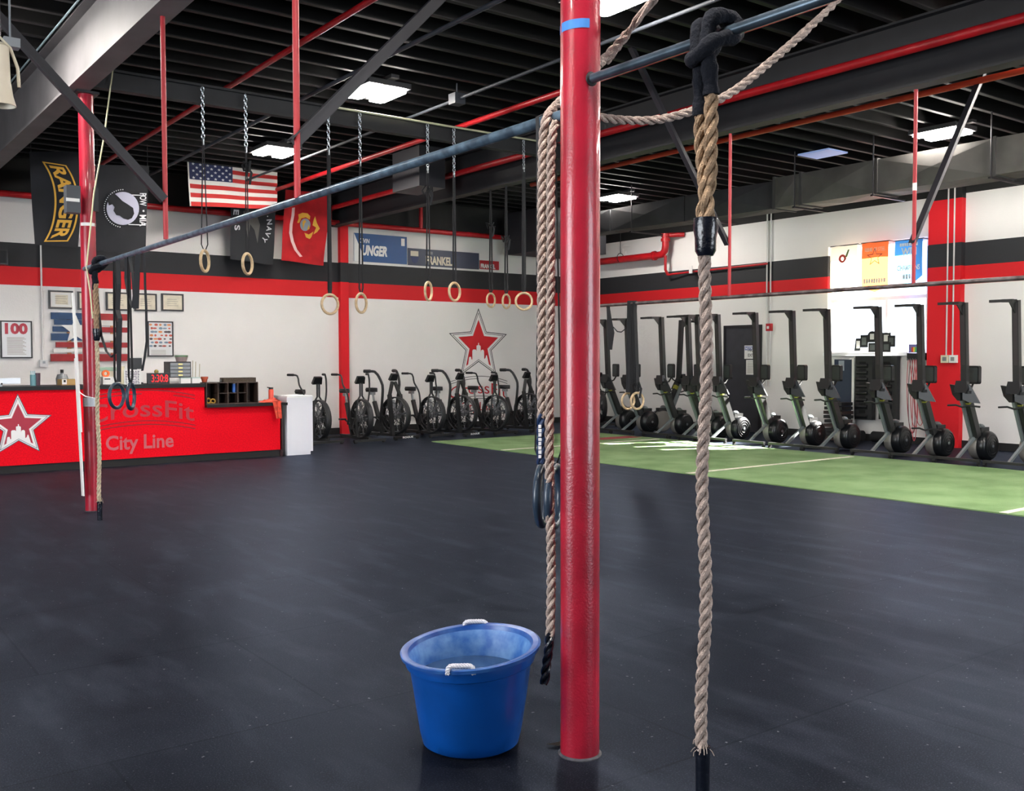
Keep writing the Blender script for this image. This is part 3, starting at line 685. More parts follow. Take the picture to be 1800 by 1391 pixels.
for px, pyc, w_, h_, lab in ((954, 870, 20, 102, 'large dark ring behind the grey ropes, left of its pair'), (974, 872, 20, 100, 'large dark ring close against the foreground column behind the grey ropes')):
    C = onX(px, pyc, 2.31); gym_ring(lab, C, w_, h_, 2.33, 2.33, m_bring, 'dark rings beside the foreground column', wide=.006, gap=.028, R=.112, thick=.0165)
C = onX(945.5, 300, 2.26).y
mb = MB().band([(2.31, C+.02, 2.362), (2.265, C+.01, 2.34), (2.262, C, 2.2), (2.26, C, 1.85), (2.26, C, 1.72)], (.4, -1, 0), .014, .003)
mb.tube([(2.26, C, 1.73), (2.262, C+.004, 1.5), (2.27, C, 1.1)], .0022, 5)
single('black_strap', mb, m_web, 'thin black strap looped over the bar at the left of the grey ropes', 'strap')
for px, pyc, w_, h_, lab in ((1104, 705, 26, 34, 'wooden ring hung under the thin far bar, left of the two overlapping rings'), (1120, 705, 26, 34, 'wooden ring hung under the thin far bar, right of the two overlapping rings')):
    C = onX(px, pyc, 8.5); gym_ring(lab, C, w_, h_, 2.13, 2.14, m_wood, 'wooden rings on the far bar', wide=.05, gap=.01, topdx=(.035 if px < 1110 else -.035), bunch=onX(px, 672, 8.5).z, R=.10)
# bundle of straps holding them, and loose straps
C = onX(1111, 600, 8.5)
mb = MB(); lv = latvec(C)
for i in range(5):
    o_ = lv*(-.045+.0225*i); mb.band([(8.5+o_.x, C.y+o_.y, 2.16), (8.49+o_.x, C.y+o_.y, 1.7), (8.48+o_.x, C.y+o_.y, onX(1111, 690, 8.5).z)], lv+Vector((.3*(-1)**i, .3, 0)), .03, .012)
single('strap_bundle', mb, m_web, 'thick bundle of black straps hanging from the thin far bar above the overlapping rings', 'strap')
single('hanging_strap', MB().band([onX(x_, y_, 8.5) for x_, y_ in ((1068, 534), (1072, 560), (1077, 585), (1073, 615), (1070, 560), (1069, 534))], (.3, -1, 0), .05, .004), m_web, 'black strap looped over the far bar just right of the foreground column', 'strap')
single('hanging_strap', MB().tube([onX(x_, y_, 8.5) for x_, y_ in ((1078, 575), (1085, 583), (1092, 584), (1100, 578), (1108, 568), (1112, 548))], .007, 6), m_web, 'thin black strap sagging between the far bar and the strap bundle', 'strap')
# straps on the long bar near the left column
def loopstrap(pxs, wd, label, x=2.31, w=.03):
    single('exercise_band', MB().band([onX(a, b, x) for a, b in pxs], wd, w, .006), m_web, label, 'exercise band', 'black bands on the long bar')
loopstrap([(222, 452), (221, 490), (226, 520), (233, 541), (236, 520), (233, 480), (228, 452)], (.5, -1, 0), 'black band hanging in a teardrop loop from the long bar', w=.03)
loopstrap([(243, 447), (241, 480), (239, 543)], (.6, -1, 0), 'broad flat black band hanging from the long bar beside the teardrop loop', w=.055)
loopstrap([(254, 445), (255, 500), (257, 540), (258, 600), (254, 630), (250, 652)], (.6, -1, 0), 'long narrow black band hanging in front of the food poster edge', w=.02)
loopstrap([(208, 458), (209, 500), (207, 545), (211, 560), (209, 640), (209, 672)], (.6, -1, 0), 'thick black band hanging directly above the open dark ring', w=.045)
loopstrap([(168, 480), (170, 510), (175, 560), (178, 590), (187, 618), (196, 628), (202, 622), (206, 590)], (.3, -1, 0), 'black band sagging in a curve beside the tan rope at the far column', w=.035)

# ================================================================== FLAGS
def cloth_surface(y, amp=.03, k=7, ph=0, slope=0):
    # maps (x, z) on the plane y to a gently folded sheet
    def s_(a, b, off=0):
        d = amp*math.sin(a*k+ph+.6*math.sin(b*2+ph))+.4*amp*math.sin(b*5+a*3+ph)
        return (a, y+d-off, b)
    return s_
def quad_flag(name, label, corners, y, color, amp=.03, k=8, ph=0, nx=30, nz=30, patt=None, mats=None, rough=.8):
    # corners in photo pixels: TL, TR, BR, BL
    c = [onY(a, b, y) for a, b in corners]; sf = cloth_surface(y, amp, k, ph)
    def W(u, v):    # u 0..1 right, v 0..1 down
        t_ = c[0].lerp(c[1], u); b_ = c[3].lerp(c[2], u); p = t_.lerp(b_, v); return p.x, p.z
    mb = MB(); vs = [sf(*W(i/nx, j/nz)) for j in range(nz+1) for i in range(nx+1)]; fs = []; mi = []
    for j in range(nz):
        for i in range(nx):
            a = j*(nx+1)+i; fs.append((a, a+nx+1, a+nx+2, a+1)); mi.append(patt((i+.5)/nx, (j+.5)/nz) if patt else 0)
    mb.add(vs, fs); mb.mi = mi
    t = thing(name, label, 'flag', (c[2]+c[3])/2, 'flags on the back wall')
    mb.build('cloth', mats or M('cloth_%d_%d_%d' % color, color, .85), t, True)
    for u in (.03, .97):
        a, b = W(u, 0); MB().tube([sf(a, b-.02), (a, sf(a, b)[1], 4.60)], .004, 5).build('hanging_cord', m_dsteel, t)
    def map_(u, v, off=.006): a, b = W(u, v); return sf(a, b, off)
    return t, map_
m_gold = M('gold_print', (222, 168, 60), .7); m_fw = M('flag_white', (225, 225, 228), .8); m_fr = M('flag_red', (196, 40, 44), .8); m_fb = M('flag_blue', (44, 52, 92), .8)
m_fblack = M('flag_black', (30, 31, 37), .85, var=.2, vs=3)
FY = 14.9
# ranger flag
t, mp = quad_flag('flag', 'black flag with an arched gold scroll of letters, partly behind the left column', [(52, 266), (150, 268), (136, 436), (62, 430)], FY, (30, 31, 37), .05, 5, 0, mats=m_fblack)
def arc_pt(s_, r_):   # s_ 0..1 along the scroll top to bottom ; r_ -1 left..1 right ; pixel polyline of the scroll
    ctr = [(94, 288), (105, 308), (113, 332), (116, 358), (114, 384), (108, 406), (98, 425)]
    f = s_*(len(ctr)-1); i = min(int(f), len(ctr)-2); f -= i
    c = [ctr[max(0, min(len(ctr)-1, i+k))] for k in (-1, 0, 1, 2)]
    P_ = [.5*(2*c[1][k]+(c[2][k]-c[0][k])*f+(2*c[0][k]-5*c[1][k]+4*c[2][k]-c[3][k])*f*f+(3*c[1][k]-c[0][k]-3*c[2][k]+c[3][k])*f**3) for k in (0, 1)]
    return P_[0]+r_*20.5, P_[1]-r_*(4*(s_-.5))+r_*2
def mpx(px, py, off=.008, y=FY, amp=.05, k=5, ph=0): p = onY(px, py, y); return cloth_surface(y, amp, k, ph)(p.x, p.z, off)
mb = MB(); N = 40
for s0, s1 in ((-1, -.84), (.84, 1)):
    vs = []; 
    for i in range(N+1): vs += [mpx(*arc_pt(i/N, s0)), mpx(*arc_pt(i/N, s1))]
    mb.add(vs, [(2*i, 2*i+1, 2*i+3, 2*i+2) for i in range(N)])
for e0, e1 in ((0, .03), (.97, 1)):
    vs = []
    for i in range(9): r_ = -1+2*i/8; vs += [mpx(*arc_pt(e0, r_)), mpx(*arc_pt(e1, r_))]
    mb.add(vs, [(2*i, 2*i+1, 2*i+3, 2*i+2) for i in range(8)])
mb.build('scroll_border', m_gold, t)
mb = MB(); vs, fs = fit_text('RANGER', .06, .94, -.62, .62, .03)
mb.add([mpx(*arc_pt(a, b)) for a, b in vs], fs)
# letters read downwards: top of letters points to the right of the scroll
mb.build('lettering', m_gold, t)
# POW flag
PH = 2
t, mp = quad_flag('flag', 'black flag with a white round emblem of a bowed head beside the left column', [(168, 290), (262, 292), (256, 446), (166, 440)], FY, (30, 31, 37), .015, 4, 2, mats=m_fblack)
q = lambda px, py, off=.012: mpx(px, py, off*2, FY, .015, 4, 2)
mb = MB(); n = 36; mb.add([q(215+29*math.cos(2*PI*i/n), 367+29*math.sin(2*PI*i/n)) for i in range(n)], [tuple(range(n))]); mb.build('emblem_disc', M('emblem_white', (186, 186, 206), .8), t)
head = [(191, 344), (200, 341), (208, 348), (214, 354), (224, 360), (233, 366), (235, 376), (231, 384), (224, 387), (216, 385), (209, 380), (203, 379), (198, 371), (200, 365), (196, 360), (190, 362), (187, 352)]
mb = MB(); mb.add([q(a, b, .016) for a, b in head], [tuple(range(len(head)))]); mb.build('head_silhouette', m_fblack, t)
mb = MB()
for (x0_, y0_, x1_, y1_) in ((205, 345, 222, 357), (210, 344, 226, 350)): mb.add([q(x0_, y0_, .011), q(x1_, y1_, .011), q(x1_, y1_+1.5, .011), q(x0_, y0_+1.5, .011)], [(0, 1, 2, 3)])
for i in range(26):
    an = PI*.55+PI*.95*i/25
    cx_, cy_ = 215+33*math.cos(an), 367+33*math.sin(an); mb.add([q(cx_+1.2*math.cos(b), cy_+1.2*math.sin(b), .011) for b in (0, PI/2, PI, 3*PI/2)], [(0, 1, 2, 3)])
mb.build('laurel', m_fw, t)
mb = MB()
for yy0, yy1, tx in ((340, 362, 'POW'), (378, 398, 'MIA')):
    vs, fs = fit_text(tx, yy0, yy1, 0, 12, .02); mb.add([q(257-b if tx else 0, a, .011) for a, b in [(a, 12-b) for a, b in vs]], fs)
vs = star(252, 371, 2.6); mb.add([q(a, b, .011) for a, b in vs], [tuple(range(10))])
for k_ in (0,): 
    for yy in (343, 395): mb.add([q(225, yy-.7, .011), q(256, yy-.7+1, .011), q(256, yy+.7+1, .011), q(225, yy+.7, .011)], [(0, 1, 2, 3)])
mb.build('lettering', m_fw, t)
# stars and stripes
cor = [(328, 258), (487, 284), (486, 368), (334, 362)]
def usp(u, v):
    s_ = int(v*13); 
    if u < .025: return 0
    if u < .49 and s_ < 7: return 2
    return 1 if s_ % 2 == 0 else 0
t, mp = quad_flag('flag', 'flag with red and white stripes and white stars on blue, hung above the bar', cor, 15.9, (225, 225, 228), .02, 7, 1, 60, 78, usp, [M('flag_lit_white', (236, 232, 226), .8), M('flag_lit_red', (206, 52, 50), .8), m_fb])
mb = MB()
for r_ in range(9):
    for c_ in range(6 if r_ % 2 == 0 else 5):
        u = .06+(c_+(0 if r_ % 2 == 0 else .5))*.078; v = .04+r_*.0585
        mb.add([mp(a, b, .012) for a, b in [(u+x_*.9, v+y_*1.25) for x_, y_ in star(0, 0, .021, .45, -PI/2)]], [tuple(range(10))])
mb.build('stars', m_fw, t)
single('flag_pole', MB().tube([onY(322, 257, 15.92), onY(492, 285, 15.92)], .012, 8), m_dsteel, 'thin dark pole along the top edge of the striped flag', 'pole')
# black navy flag
FY = 16.62
t, mp = quad_flag('flag', 'black flag with white letters hanging below the striped flag', [(404, 362), (486, 370), (481, 466), (405, 456)], FY, (44, 45, 48), .04, 6, 4, mats=M('flag_charcoal', (42, 43, 47), .85))
q = lambda px, py, off=.008: mpx(px, py, off, FY, .04, 6, 4)
for grp in ((('E', (413, 374), 95), ('A', (414, 387), 92), ('S', (415, 401), 88)), (('.', (472, 380), 80), ('N', (475, 390), 85), ('A', (474, 402), 100), ('V', (471, 412), 115), ('Y', (465, 421), 128))):
    mb = MB()
    for ch, (cx_, cy_), ang in grp:
        vs, fs = fit_text(ch, -4.6, 4.6, -4.6, 4.6, .03) if ch != '.' else fit_text(ch, -1, 1, -1, 1)
        ca, sa = math.cos(rad(ang)), math.sin(rad(ang)); mb.add([q(cx_+a*ca+b*sa, cy_+a*sa-b*ca, .011) for a, b in vs], fs)
    mb.build('lettering', m_fw, t)
mb = MB(); an = [(425, 372), (431, 405), (434, 420), (438, 395), (446, 405), (452, 428), (457, 395), (452, 378), (440, 372)]
mb.add([q(a, b, .009) for a, b in an], [tuple(range(len(an)))]); mb.build('emblem', M('emblem_grey', (96, 94, 92), .8), t)
# red flag
t, mp = quad_flag('flag', 'red flag with a gold and grey emblem beside the thin red rod', [(500, 334), (579, 338), (570, 467), (493, 458)], FY, (196, 28, 36), .04, 6, 5, mats=M('flag_crimson', (196, 24, 34), .85, var=.15, vs=4))
q = lambda px, py, off=.008: mpx(px, py, off, FY, .04, 6, 5)
def blob(mb, pts, off=.011): mb.add([q(a, b, off) for a, b in pts], [tuple(range(len(pts)))])
mb = MB(); blob(mb, [(520+5, 384), (524, 377), (532, 374), (541, 375), (546, 380), (545, 386), (538, 382), (530, 384), (526, 392), (522, 392)]); blob(mb, [(554, 380), (557, 392), (562, 402), (558, 408), (552, 412), (556, 400), (550, 396), (552, 386)]); blob(mb, [(536, 409), (544, 412), (552, 407), (549, 416), (546, 420), (539, 417)]); mb.build('emblem', m_gold, t)
mb = MB(); n = 20; blob(mb, [(537+9.5*math.cos(2*PI*i/n), 395+11*math.sin(2*PI*i/n)) for i in range(n)], .013); mb.build('emblem_globe', M('emblem_bluegrey', (150, 160, 175), .8), t)
mb = MB(); blob(mb, [(526+6, 390), (536, 386), (540, 392), (537, 400), (533, 404)], .015); blob(mb, [(541, 399), (544, 395), (545, 402), (541, 405)], .015); mb.build('emblem_land', m_gold, t)
mb = MB(); sc_ = [(512, 366), (511, 380), (508, 395), (507, 410), (510, 425), (516, 440), (526, 452)]
vs = []
for a, b in sc_: vs += [q(a, b, .009), q(a+5.5, b-1, .009)]
mb.add(vs, [(2*i, 2*i+1, 2*i+3, 2*i+2) for i in range(len(sc_)-1)]); mb.build('scroll', M('scroll_pale', (232, 196, 196), .8), t)

# ================================================================== WALL SIGNS
def sign(name, label, cat, px0, px1, pyTL, pyTR, pyBR, pyBL, y, color, group=None, thick=.01):
    c = [onY(px0, pyTL, y), onY(px1, pyTR, y), onY(px1, pyBR, y), onY(px0, pyBL, y)]
    zt = (c[0].z+c[1].z)/2; zb = (c[2].z+c[3].z)/2; x0_, x1_ = c[0].x, c[1].x
    t = thing(name, label, cat, ((x0_+x1_)/2, y, zb), group)
    F_ = Frame((x0_, y, zb), (1, 0, 0), (0, 0, 1)); W_, H_ = x1_-x0_, zt-zb
    MB().fbox(F_, 0, W_, 0, H_, -thick, 0).build('panel', M('print_%d_%d_%d' % color, color, .5), t)
    return t, F_, W_, H_
YS = 17.13
t, F_, W_, H_ = sign('printed_sign', 'large blue sign with bold white slanted letters below the red wall pipe', 'sign', 622, 715, 408, 418, 465, 459, YS, (40, 84, 140), 'printed signs on the back wall')
MB().add([F_.p(0, 0, .002), F_.p(.19, 0, .002), F_.p(.19*.9, .18, .002), F_.p(0, H_, .002)], [(0, 1, 2, 3)]).build('white_corner', m_txt_w, t)
mb = MB(); addtext(mb, fit_text('UNGER', .17, W_*.62, H_*.22, H_*.60, .05, .2), lambda a, b: F_.p(a, b, .003)); mb.build('lettering', m_txt_w, t); mb = MB(); addtext(mb, fit_text('KEVIN', .10, .34, H_*.66, H_*.82, .02, .15), lambda a, b: F_.p(a, b, .003))
mb.build('small_lettering', m_txt_w, t); MB().fbox(F_, W_-.13, W_-.05, H_*.66, H_*.93, .001, .003).build('badge', m_txt_w, t)
t, F_, W_, H_ = sign('printed_sign', 'long dark blue-grey sign with a small pale badge and white capitals', 'sign', 717, 842, 436, 445.5, 474, 466, YS, (58, 66, 88), 'printed signs on the back wall')
mb = MB(); addtext(mb, fit_text('FRANKEL', W_*.24, W_*.61, H_*.10, H_*.62, .045), lambda a, b: F_.p(a, b, .003)); mb.build('lettering', M('print_cream', (222, 214, 196), .6), t)
mb = MB(); blocks(mb, W_*.24, W_*.34, H_*.7, H_*.88, 4, lambda a, b: F_.p(a, b, .003), 7); mb.build('worn_print', M('print_grey', (130, 132, 140), .6), t)
mb = MB(); mb.prism([(W_*.035, H_*.55), (W_*.14, H_*.55), (W_*.14, H_*.85), (W_*.035, H_*.85)], F_, .001, .003); mb.build('badge', M('print_cream', (222, 214, 196), .6), t)
mb = MB(); mb.prism([(W_*.04, H_*.5), (W_*.145, H_*.5), (W_*.13, H_*.22), (W_*.09, H_*.1), (W_*.055, H_*.22)], F_, .001, .003); mb.build('badge_shield', M('print_navy', (40, 52, 96), .6), t)
t, F_, W_, H_ = sign('printed_sign', 'small red sign with white letters at the right end of the signs', 'sign', 843.5, 877, 457.5, 460, 476, 472, YS, (176, 28, 40), 'printed signs on the back wall')
mb = MB(); addtext(mb, fit_text('FRANKEL', W_*.04, W_*.8, H_*.1, H_*.62, .045), lambda a, b: F_.p(a, b, .003)); mb.build('lettering', m_txt_w, t)

# framed certificates, posters
m_frame = M('frame_black', (34, 32, 36), .4); m_paper = M('certificate_paper', (226, 216, 196), .8, var=.08, vs=10)
def framed(label, px0, px1, pyt, pyb, paper, y=17.10, bw=.025, group='framed certificates above the counter', name='framed_certificate', cat='certificate'):
    x0_, x1_, z0_, z1_ = rectA(((px0, pyt), (px1, pyb)), y)
    t = thing(name, label, cat, ((x0_+x1_)/2, WY, z0_), group); F_ = Frame((x0_, y, z0_), (1, 0, 0), (0, 0, 1)); W_, H_ = x1_-x0_, z1_-z0_
    mb = MB()
    for a in ((0, W_, 0, bw), (0, W_, H_-bw, H_), (0, bw, bw, H_-bw), (W_-bw, W_, bw, H_-bw)): mb.fbox(F_, a[0], a[1], a[2], a[3], -.045, 0)
    mb.build('frame', m_frame, t); MB().fbox(F_, bw, W_-bw, bw, H_-bw, -.045, -.012).build('sheet', paper, t)
    return t, F_, W_, H_
m_ink = M('ink_grey', (150, 142, 132), .8)
for lab, a, b, c_, d_ in (('framed certificate, leftmost of the row, with a bright white mount', 86, 129, 511, 543), ('framed certificate mostly hidden behind the red column', 137, 172, 513, 545), ('framed certificate just right of the tan rope', 187, 227, 514, 546), ('framed certificate behind the hanging black bands', 237, 276, 516, 547), ('framed certificate at the right end of the row', 284.5, 323, 516.5, 547)):
    t, F_, W_, H_ = framed(lab, a, b, c_, d_, m_paper)
    if a == 86: MB().fbox(F_, .03, W_-.03, .03, H_-.03, -.012, -.011).build('mount', m_white, t); MB().fbox(F_, .10, W_-.08, .07, H_-.07, -.011, -.010).build('document', m_paper, t)
    mb = MB()
    for k_ in range(4): mb.fbox(F_, W_*.25, W_*(.75-.06*(k_ % 2)), H_*(.3+.12*k_), H_*(.3+.12*k_)+.006, -.010, -.009)
    mb.build('print', m_ink, t)
t, F_, W_, H_ = framed('black framed white poster headed 100 on the wall at far left', 1, 57, 564, 630, M('poster_white', (214, 214, 216), .25), group=None, name='framed_poster', cat='poster', bw=.02)
mb = MB(); addtext(mb, fit_text('100', W_*.14, W_*.86, H_*.64, H_*.94, .05), lambda a, b: F_.p(a, b, -.009)); mb.build('heading', M('print_brick', (190, 70, 84), .7), t)
mb = MB()
for k_ in range(14): mb.fbox(F_, W_*.2, W_*(.8-.1*((k_*7) % 3)/2), H_*(.1+.034*k_), H_*(.1+.034*k_)+.008, -.011, -.010)
mb.build('print', m_ink, t)
t, F_, W_, H_ = framed('black framed poster of small food drawings right of the hanging bands', 260, 305, 565, 627, M('poster_white', (214, 214, 216), .25), group=None, name='framed_poster', cat='poster', bw=.02)
random.seed(3); cols = [M('food_red', (196, 96, 84), .8), M('food_orange', (214, 140, 90), .8), M('food_dark', (90, 80, 84), .8), M('food_blue', (120, 140, 160), .8)]
bl = [MB() for _ in cols]
for r_ in range(7):
    for c_ in range(5):
        cx_ = W_*(.14+.18*c_)+random.uniform(-.02, .02); cy_ = H_*(.9-.1*r_); k_ = random.randrange(4); n = 8
        a_ = random.uniform(.018, .04); b_ = random.uniform(.012, .022)
        bl[k_].add([F_.p(cx_+a_*math.cos(2*PI*i/n), cy_+b_*math.sin(2*PI*i/n), -.009) for i in range(n)], [tuple(range(n))])
for b_, m_ in zip(bl, cols): b_.build('drawings', m_, t)
mb = MB()
for k_ in range(4): mb.fbox(F_, W_*.12, W_*.7, H_*(.05+.04*k_), H_*(.05+.04*k_)+.007, -.011, -.010)
mb.build('print', m_ink, t)
# wooden slat flag
t = thing('wooden_flag', 'wall flag made of blue, red and white wooden slats with a white star', 'flag', (3.9, WY, onY(160, 636, 17.1).z))
mbl, mbr, mbw = M('slat_blue', (44, 76, 118), .7, var=.15), M('slat_red', (164, 40, 46), .7, var=.15), M('slat_white', (222, 220, 216), .7, var=.05)
x0_ = onY(93, 590, 17.1).x; xm = onY(158, 590, 17.1).x; x1_ = onY(226, 590, 17.1).x
rows = ((551, 562.5, 'r'), (563, 572, 'w'), (575, 584, 'r'), (587, 599, 'w'), (602, 611, 'r'), (613.5, 620, 'w'), (622.5, 635, 'r'))
for i, (a, b, k_) in enumerate(rows):
    zt = onY(160, a, 17.1).z; zb = onY(160, b, 17.1).z; j = .04*((i*5) % 3-1)
    MB().box(xm if i < 4 else x0_+j, x1_+.02*((i*3) % 3-1), 17.085, 17.12, zb, zt).build('slat', mbr if k_ == 'r' else mbw, t)
    if i < 4: MB().box(x0_+j*.6, xm, 17.085, 17.12, zb, zt).build('slat', mbl, t)
cxs = onY(134, 578, 17.08); 
mb = MB()
Fs = Frame((0, 17.08, 0), (1, 0, 0), (0, 0, 1))
mb.prism(star(cxs.x, cxs.z-.02, .24, .42), Fs, 0, .004); mb.build('star', m_white, t)
for zz in (onY(160, 566, 17.12).z,): 
    for xx in (x0_+.25, x1_-.25): MB().box(xx-.03, xx+.03, 17.12, 17.149, onY(160, 636, 17.1).z+.02, onY(160, 553, 17.1).z).build('batten', M('batten_wood', (200, 140, 96), .7), t)
# thermostat + conduit
t = thing('wall_thermostat', 'small white control box at the foot of a white conduit on the back wall', 'thermostat', onY(76, 645, 17.1))
x0_, x1_, z0_, z1_ = rectA(((70, 633), (84, 645)), 17.08); MB().box(x0_, x1_, 17.06, 17.14, z0_, z1_).build('box', M('box_offwhite', (208, 210, 212), .5), t)
MB().box(x0_+.04, x1_-.04, 17.05, 17.06, z0_+.05, z1_-.02).build('dial', m_silver, t)
xx = onY(73.5, 530, 17.12).x; MB().tube([(xx, 17.12, z1_), (xx, 17.12, 3.27)], .014, 8).build('conduit', m_white, t)
x0_, x1_, z0_, z1_ = rectA(((-14, 440), (11, 466)), 17.0)
t = thing('wall_speaker', 'black loudspeaker on the dark stripe at the far left edge', 'speaker', ((x0_+x1_)/2, 17.0, z0_))
MB().box(x0_, x1_, 16.85, 17.1, z0_, z1_).build('cabinet', m_plast, t); MB().box(x0_+.02, x1_-.02, 16.84, 16.85, z0_+.02, z1_-.02).build('grille', m_web, t)

# painted logo on the back wall
def skyline(cx, cz, R):
    # white city outline rising from the inner notch of the star
    s_ = R; P = []
    P += [(-.50, -.78), (-.46, -.50), (-.44, -.46), (-.36, -.46), (-.34, -.56), (-.30, -.56), (-.30, -.22), (-.26, -.17), (-.14, -.17), (-.10, -.22), (-.10, -.02), (-.05, .0), (-.02, .0), (-.02, .09), (.02, .09), (.02, .0), (.05, .0), (.10, -.04), (.10, -.28), (.12, -.20), (.20, -.17), (.26, -.22), (.27, -.55), (.33, -.50), (.36, -.40), (.40, -.40), (.44, -.55), (.50, -.78), (.46, -.80), (0, -.46), (-.46, -.80)]
    return [(cx+a*s_, cz+b*s_) for a, b in P]
def logo_star(t, F_, cx, cz, R, m_in, line_m, white_under=False):
    r0 = .45
    def st(k_): return star(cx, cz, R*k_, r0)
    if white_under: MB().prism(st(1.0), F_, .001, .004).build('star_white', m_txt_w, t); b0 = .004
    else: b0 = .001
    MB().ringpoly(st(1.02), st(.965), F_, b0, b0+.002).build('outline', line_m, t)
    MB().ringpoly(st(.90), st(.865), F_, b0, b0+.002).build('inner_outline', line_m, t)
    MB().prism(st(.70), F_, b0, b0+.002).build('star_red', m_in, t)
    sk = skyline(cx, cz, R*.70)
    MB().add([F_.p(a, b, b0+.0035) for a, b in sk], [tuple(range(len(sk)))]).build('skyline', m_txt_w if white_under else M('logo_wallwhite', WHITE, .75), t)
Fw_ = Frame((0, 17.149, 0), (1, 0, 0), (0, 0, 1))
m_lr = M('logo_red', (196, 20, 32), .7); m_ll = M('logo_line', (50, 54, 58), .7)
t = thing('wall_logo', 'red star logo with white skyline painted on the white wall above the bikes', 'logo', (11.85, 17.14, .9))
a_ = uvA(840, 543, 17.149); l_ = uvA(790, 591, 17.149); r_ = uvA(890, 592, 17.149)
Rl = (r_[0]-l_[0])/2/math.cos(rad(18)); cx_ = (l_[0]+r_[0])/2
logo_star(t, Fw_, cx_, a_[1]-Rl, Rl, m_lr, m_ll)
def arcband(mb, F_, xc, zc, hw, sag, w, n=24, gap=None, off=.003):
    vs = []; fs = []
    for i in range(n+1):
        u = -1+2*i/n; vs += [F_.p(xc+u*hw, zc-sag*u*u, off), F_.p(xc+u*hw, zc-sag*u*u+w, off)]
    for i in range(n):
        u = -1+2*(i+.5)/n
        if gap and gap[0] < u < gap[1]: continue
        fs.append((2*i, 2*i+2, 2*i+3, 2*i+1))
    mb.add(vs, fs)
def outline_text(mb, F_, txt, x0_, x1_, z0_, z1_, off, warp=lambda u: 0, bold=-.01):
    vs, fs = fit_text(txt, x0_, x1_, z0_, z1_, bold); xc = (x0_+x1_)/2; hw = (x1_-x0_)/2
    mb.add([F_.p(a, b+warp((a-xc)/hw), off) for a, b in vs], fs)
def wordmark(t, F_, xc, hw, ztop, H_, m_text, m_line, off=.003, sag=.12, city=True):
    mb = MB(); arcband(mb, F_, xc, ztop, hw, sag, .012, gap=None, off=off); arcband(mb, F_, xc, ztop-.05, hw, sag, .012, gap=(-.02, .55), off=off)
    mb.build('arch_line', m_line, t)
    mb = MB(); arcband(mb, F_, xc, ztop-H_, hw, sag, .012, off=off); arcband(mb, F_, xc, ztop-H_-.05, hw, sag, .012, off=off); mb.build('arch_line', m_line, t)
    mb = MB(); outline_text(mb, F_, 'CrossFit', xc-hw*.98, xc+hw*.98, ztop-H_+.06, ztop-.12, off+.001, lambda u: -sag*u*u, .010 if not city else -.004); mb.build('lettering', m_text, t)
    if city: mb = MB(); outline_text(mb, F_, 'City Line', xc-hw*.62, xc+hw*.55, ztop-H_-.36, ztop-H_-.12, off+.001, lambda u: 0, -.002); mb.build('lettering', m_text, t)
zt = uvA(840, 662, 17.149)[1]
wordmark(t, Fw_, cx_, Rl*.98, zt, .42, m_lr, m_ll)

# ================================================================== RECEPTION COUNTER
DY = 13.76
t = thing('reception_counter', 'long red reception counter with black top and star logo at the left', 'counter', (3.2, DY, 0))
xR = 5.95; xS = 4.80; HT, HL = 1.10, .80
m_cred = M('counter_red', (236, 6, 30), .8, spec=.15, var=.10, vs=60)
MB().box(-1.5, xS, DY, DY+.08, .10, HT-.05).build('front_panel', m_cred, t)
MB().box(xS, xR, DY, DY+.08, .10, HL-.04).build('front_panel', m_cred, t)
MB().box(-1.5, xR, DY+.02, DY+.07, 0, .10).build('kick_board', m_blk, t)
MB().box(xR-.02, xR+.02, DY, DY+.75, 0, HL-.04).build('end_panel', M('counter_edge', (52, 20, 26), .6), t)
MB().box(xS-.02, xS+.001, DY+.08, DY+.75, .1, HT-.05).build('step_panel', m_cred, t)
m_top = M('counter_top', (18, 18, 21), .45, spec=.3)
MB().box(-1.5, xS+.0, DY-.04, DY+.75, HT-.05, HT).build('worktop', m_top, t)
MB().box(xS+.001, xR+.06, DY-.10, DY+.75, HL-.04, HL).build('lower_worktop', m_top, t)
FD = Frame((0, DY, 0), (1, 0, 0), (0, 0, 1))
a_ = uvA(31, 693, DY); r_ = uvA(90, 733.5, DY); 
cx_ = a_[0]; Rl = (r_[0]-cx_)/math.cos(rad(18))

m_sr = M('sticker_red', (166, 40, 62), .6)
logo_star(t, FD, cx_, a_[1]-Rl, Rl, m_sr, M('sticker_line', (60, 84, 96), .6), True)
xl = uvA(150, 720, DY)[0]; xr = uvA(343, 720, DY)[0]; zt = uvA(240, 687, DY)[1]
m_faint = M('faint_red', (176, 46, 58), .6); m_faintl = M('faint_line', (120, 20, 32), .6)
wordmark(t, FD, (xl+xr)/2, (xr-xl)/2, zt, .42, m_faint, m_faintl, sag=.09, city=False)
xl, zb_ = uvA(186, 790, DY); xr = uvA(305, 775, DY)[0]; zt_ = uvA(240, 764, DY)[1]
mb = MB(); outline_text(mb, FD, 'City Line', xl, xr, zt_-.26, zt_, .004, bold=.022); mb.build('lettering', M('faint_pink', (196, 92, 100), .6), t)
# white cabinet at the counter's end
t = thing('white_cabinet', 'tall plain white cabinet standing at the right end of the red counter', 'cabinet', (6.2, DY+.3, 0))
x0_ = 6.03; x1_ = onY(550, 760, DY-.02).x
MB().box(x0_, x1_, DY-.02, DY+.62, .05, .865).build('body', M('cabinet_white', (224, 226, 234), .45), t)
MB().box(x0_-.0, x1_+.005, DY-.03, DY+.63, .865, .89).build('top', M('cabinet_top', (236, 238, 240), .45), t)
MB().box(x0_+.01, x1_-.03, DY+.0, DY+.6, 0, .05).build('plinth', _m['cabinet_white'], t)

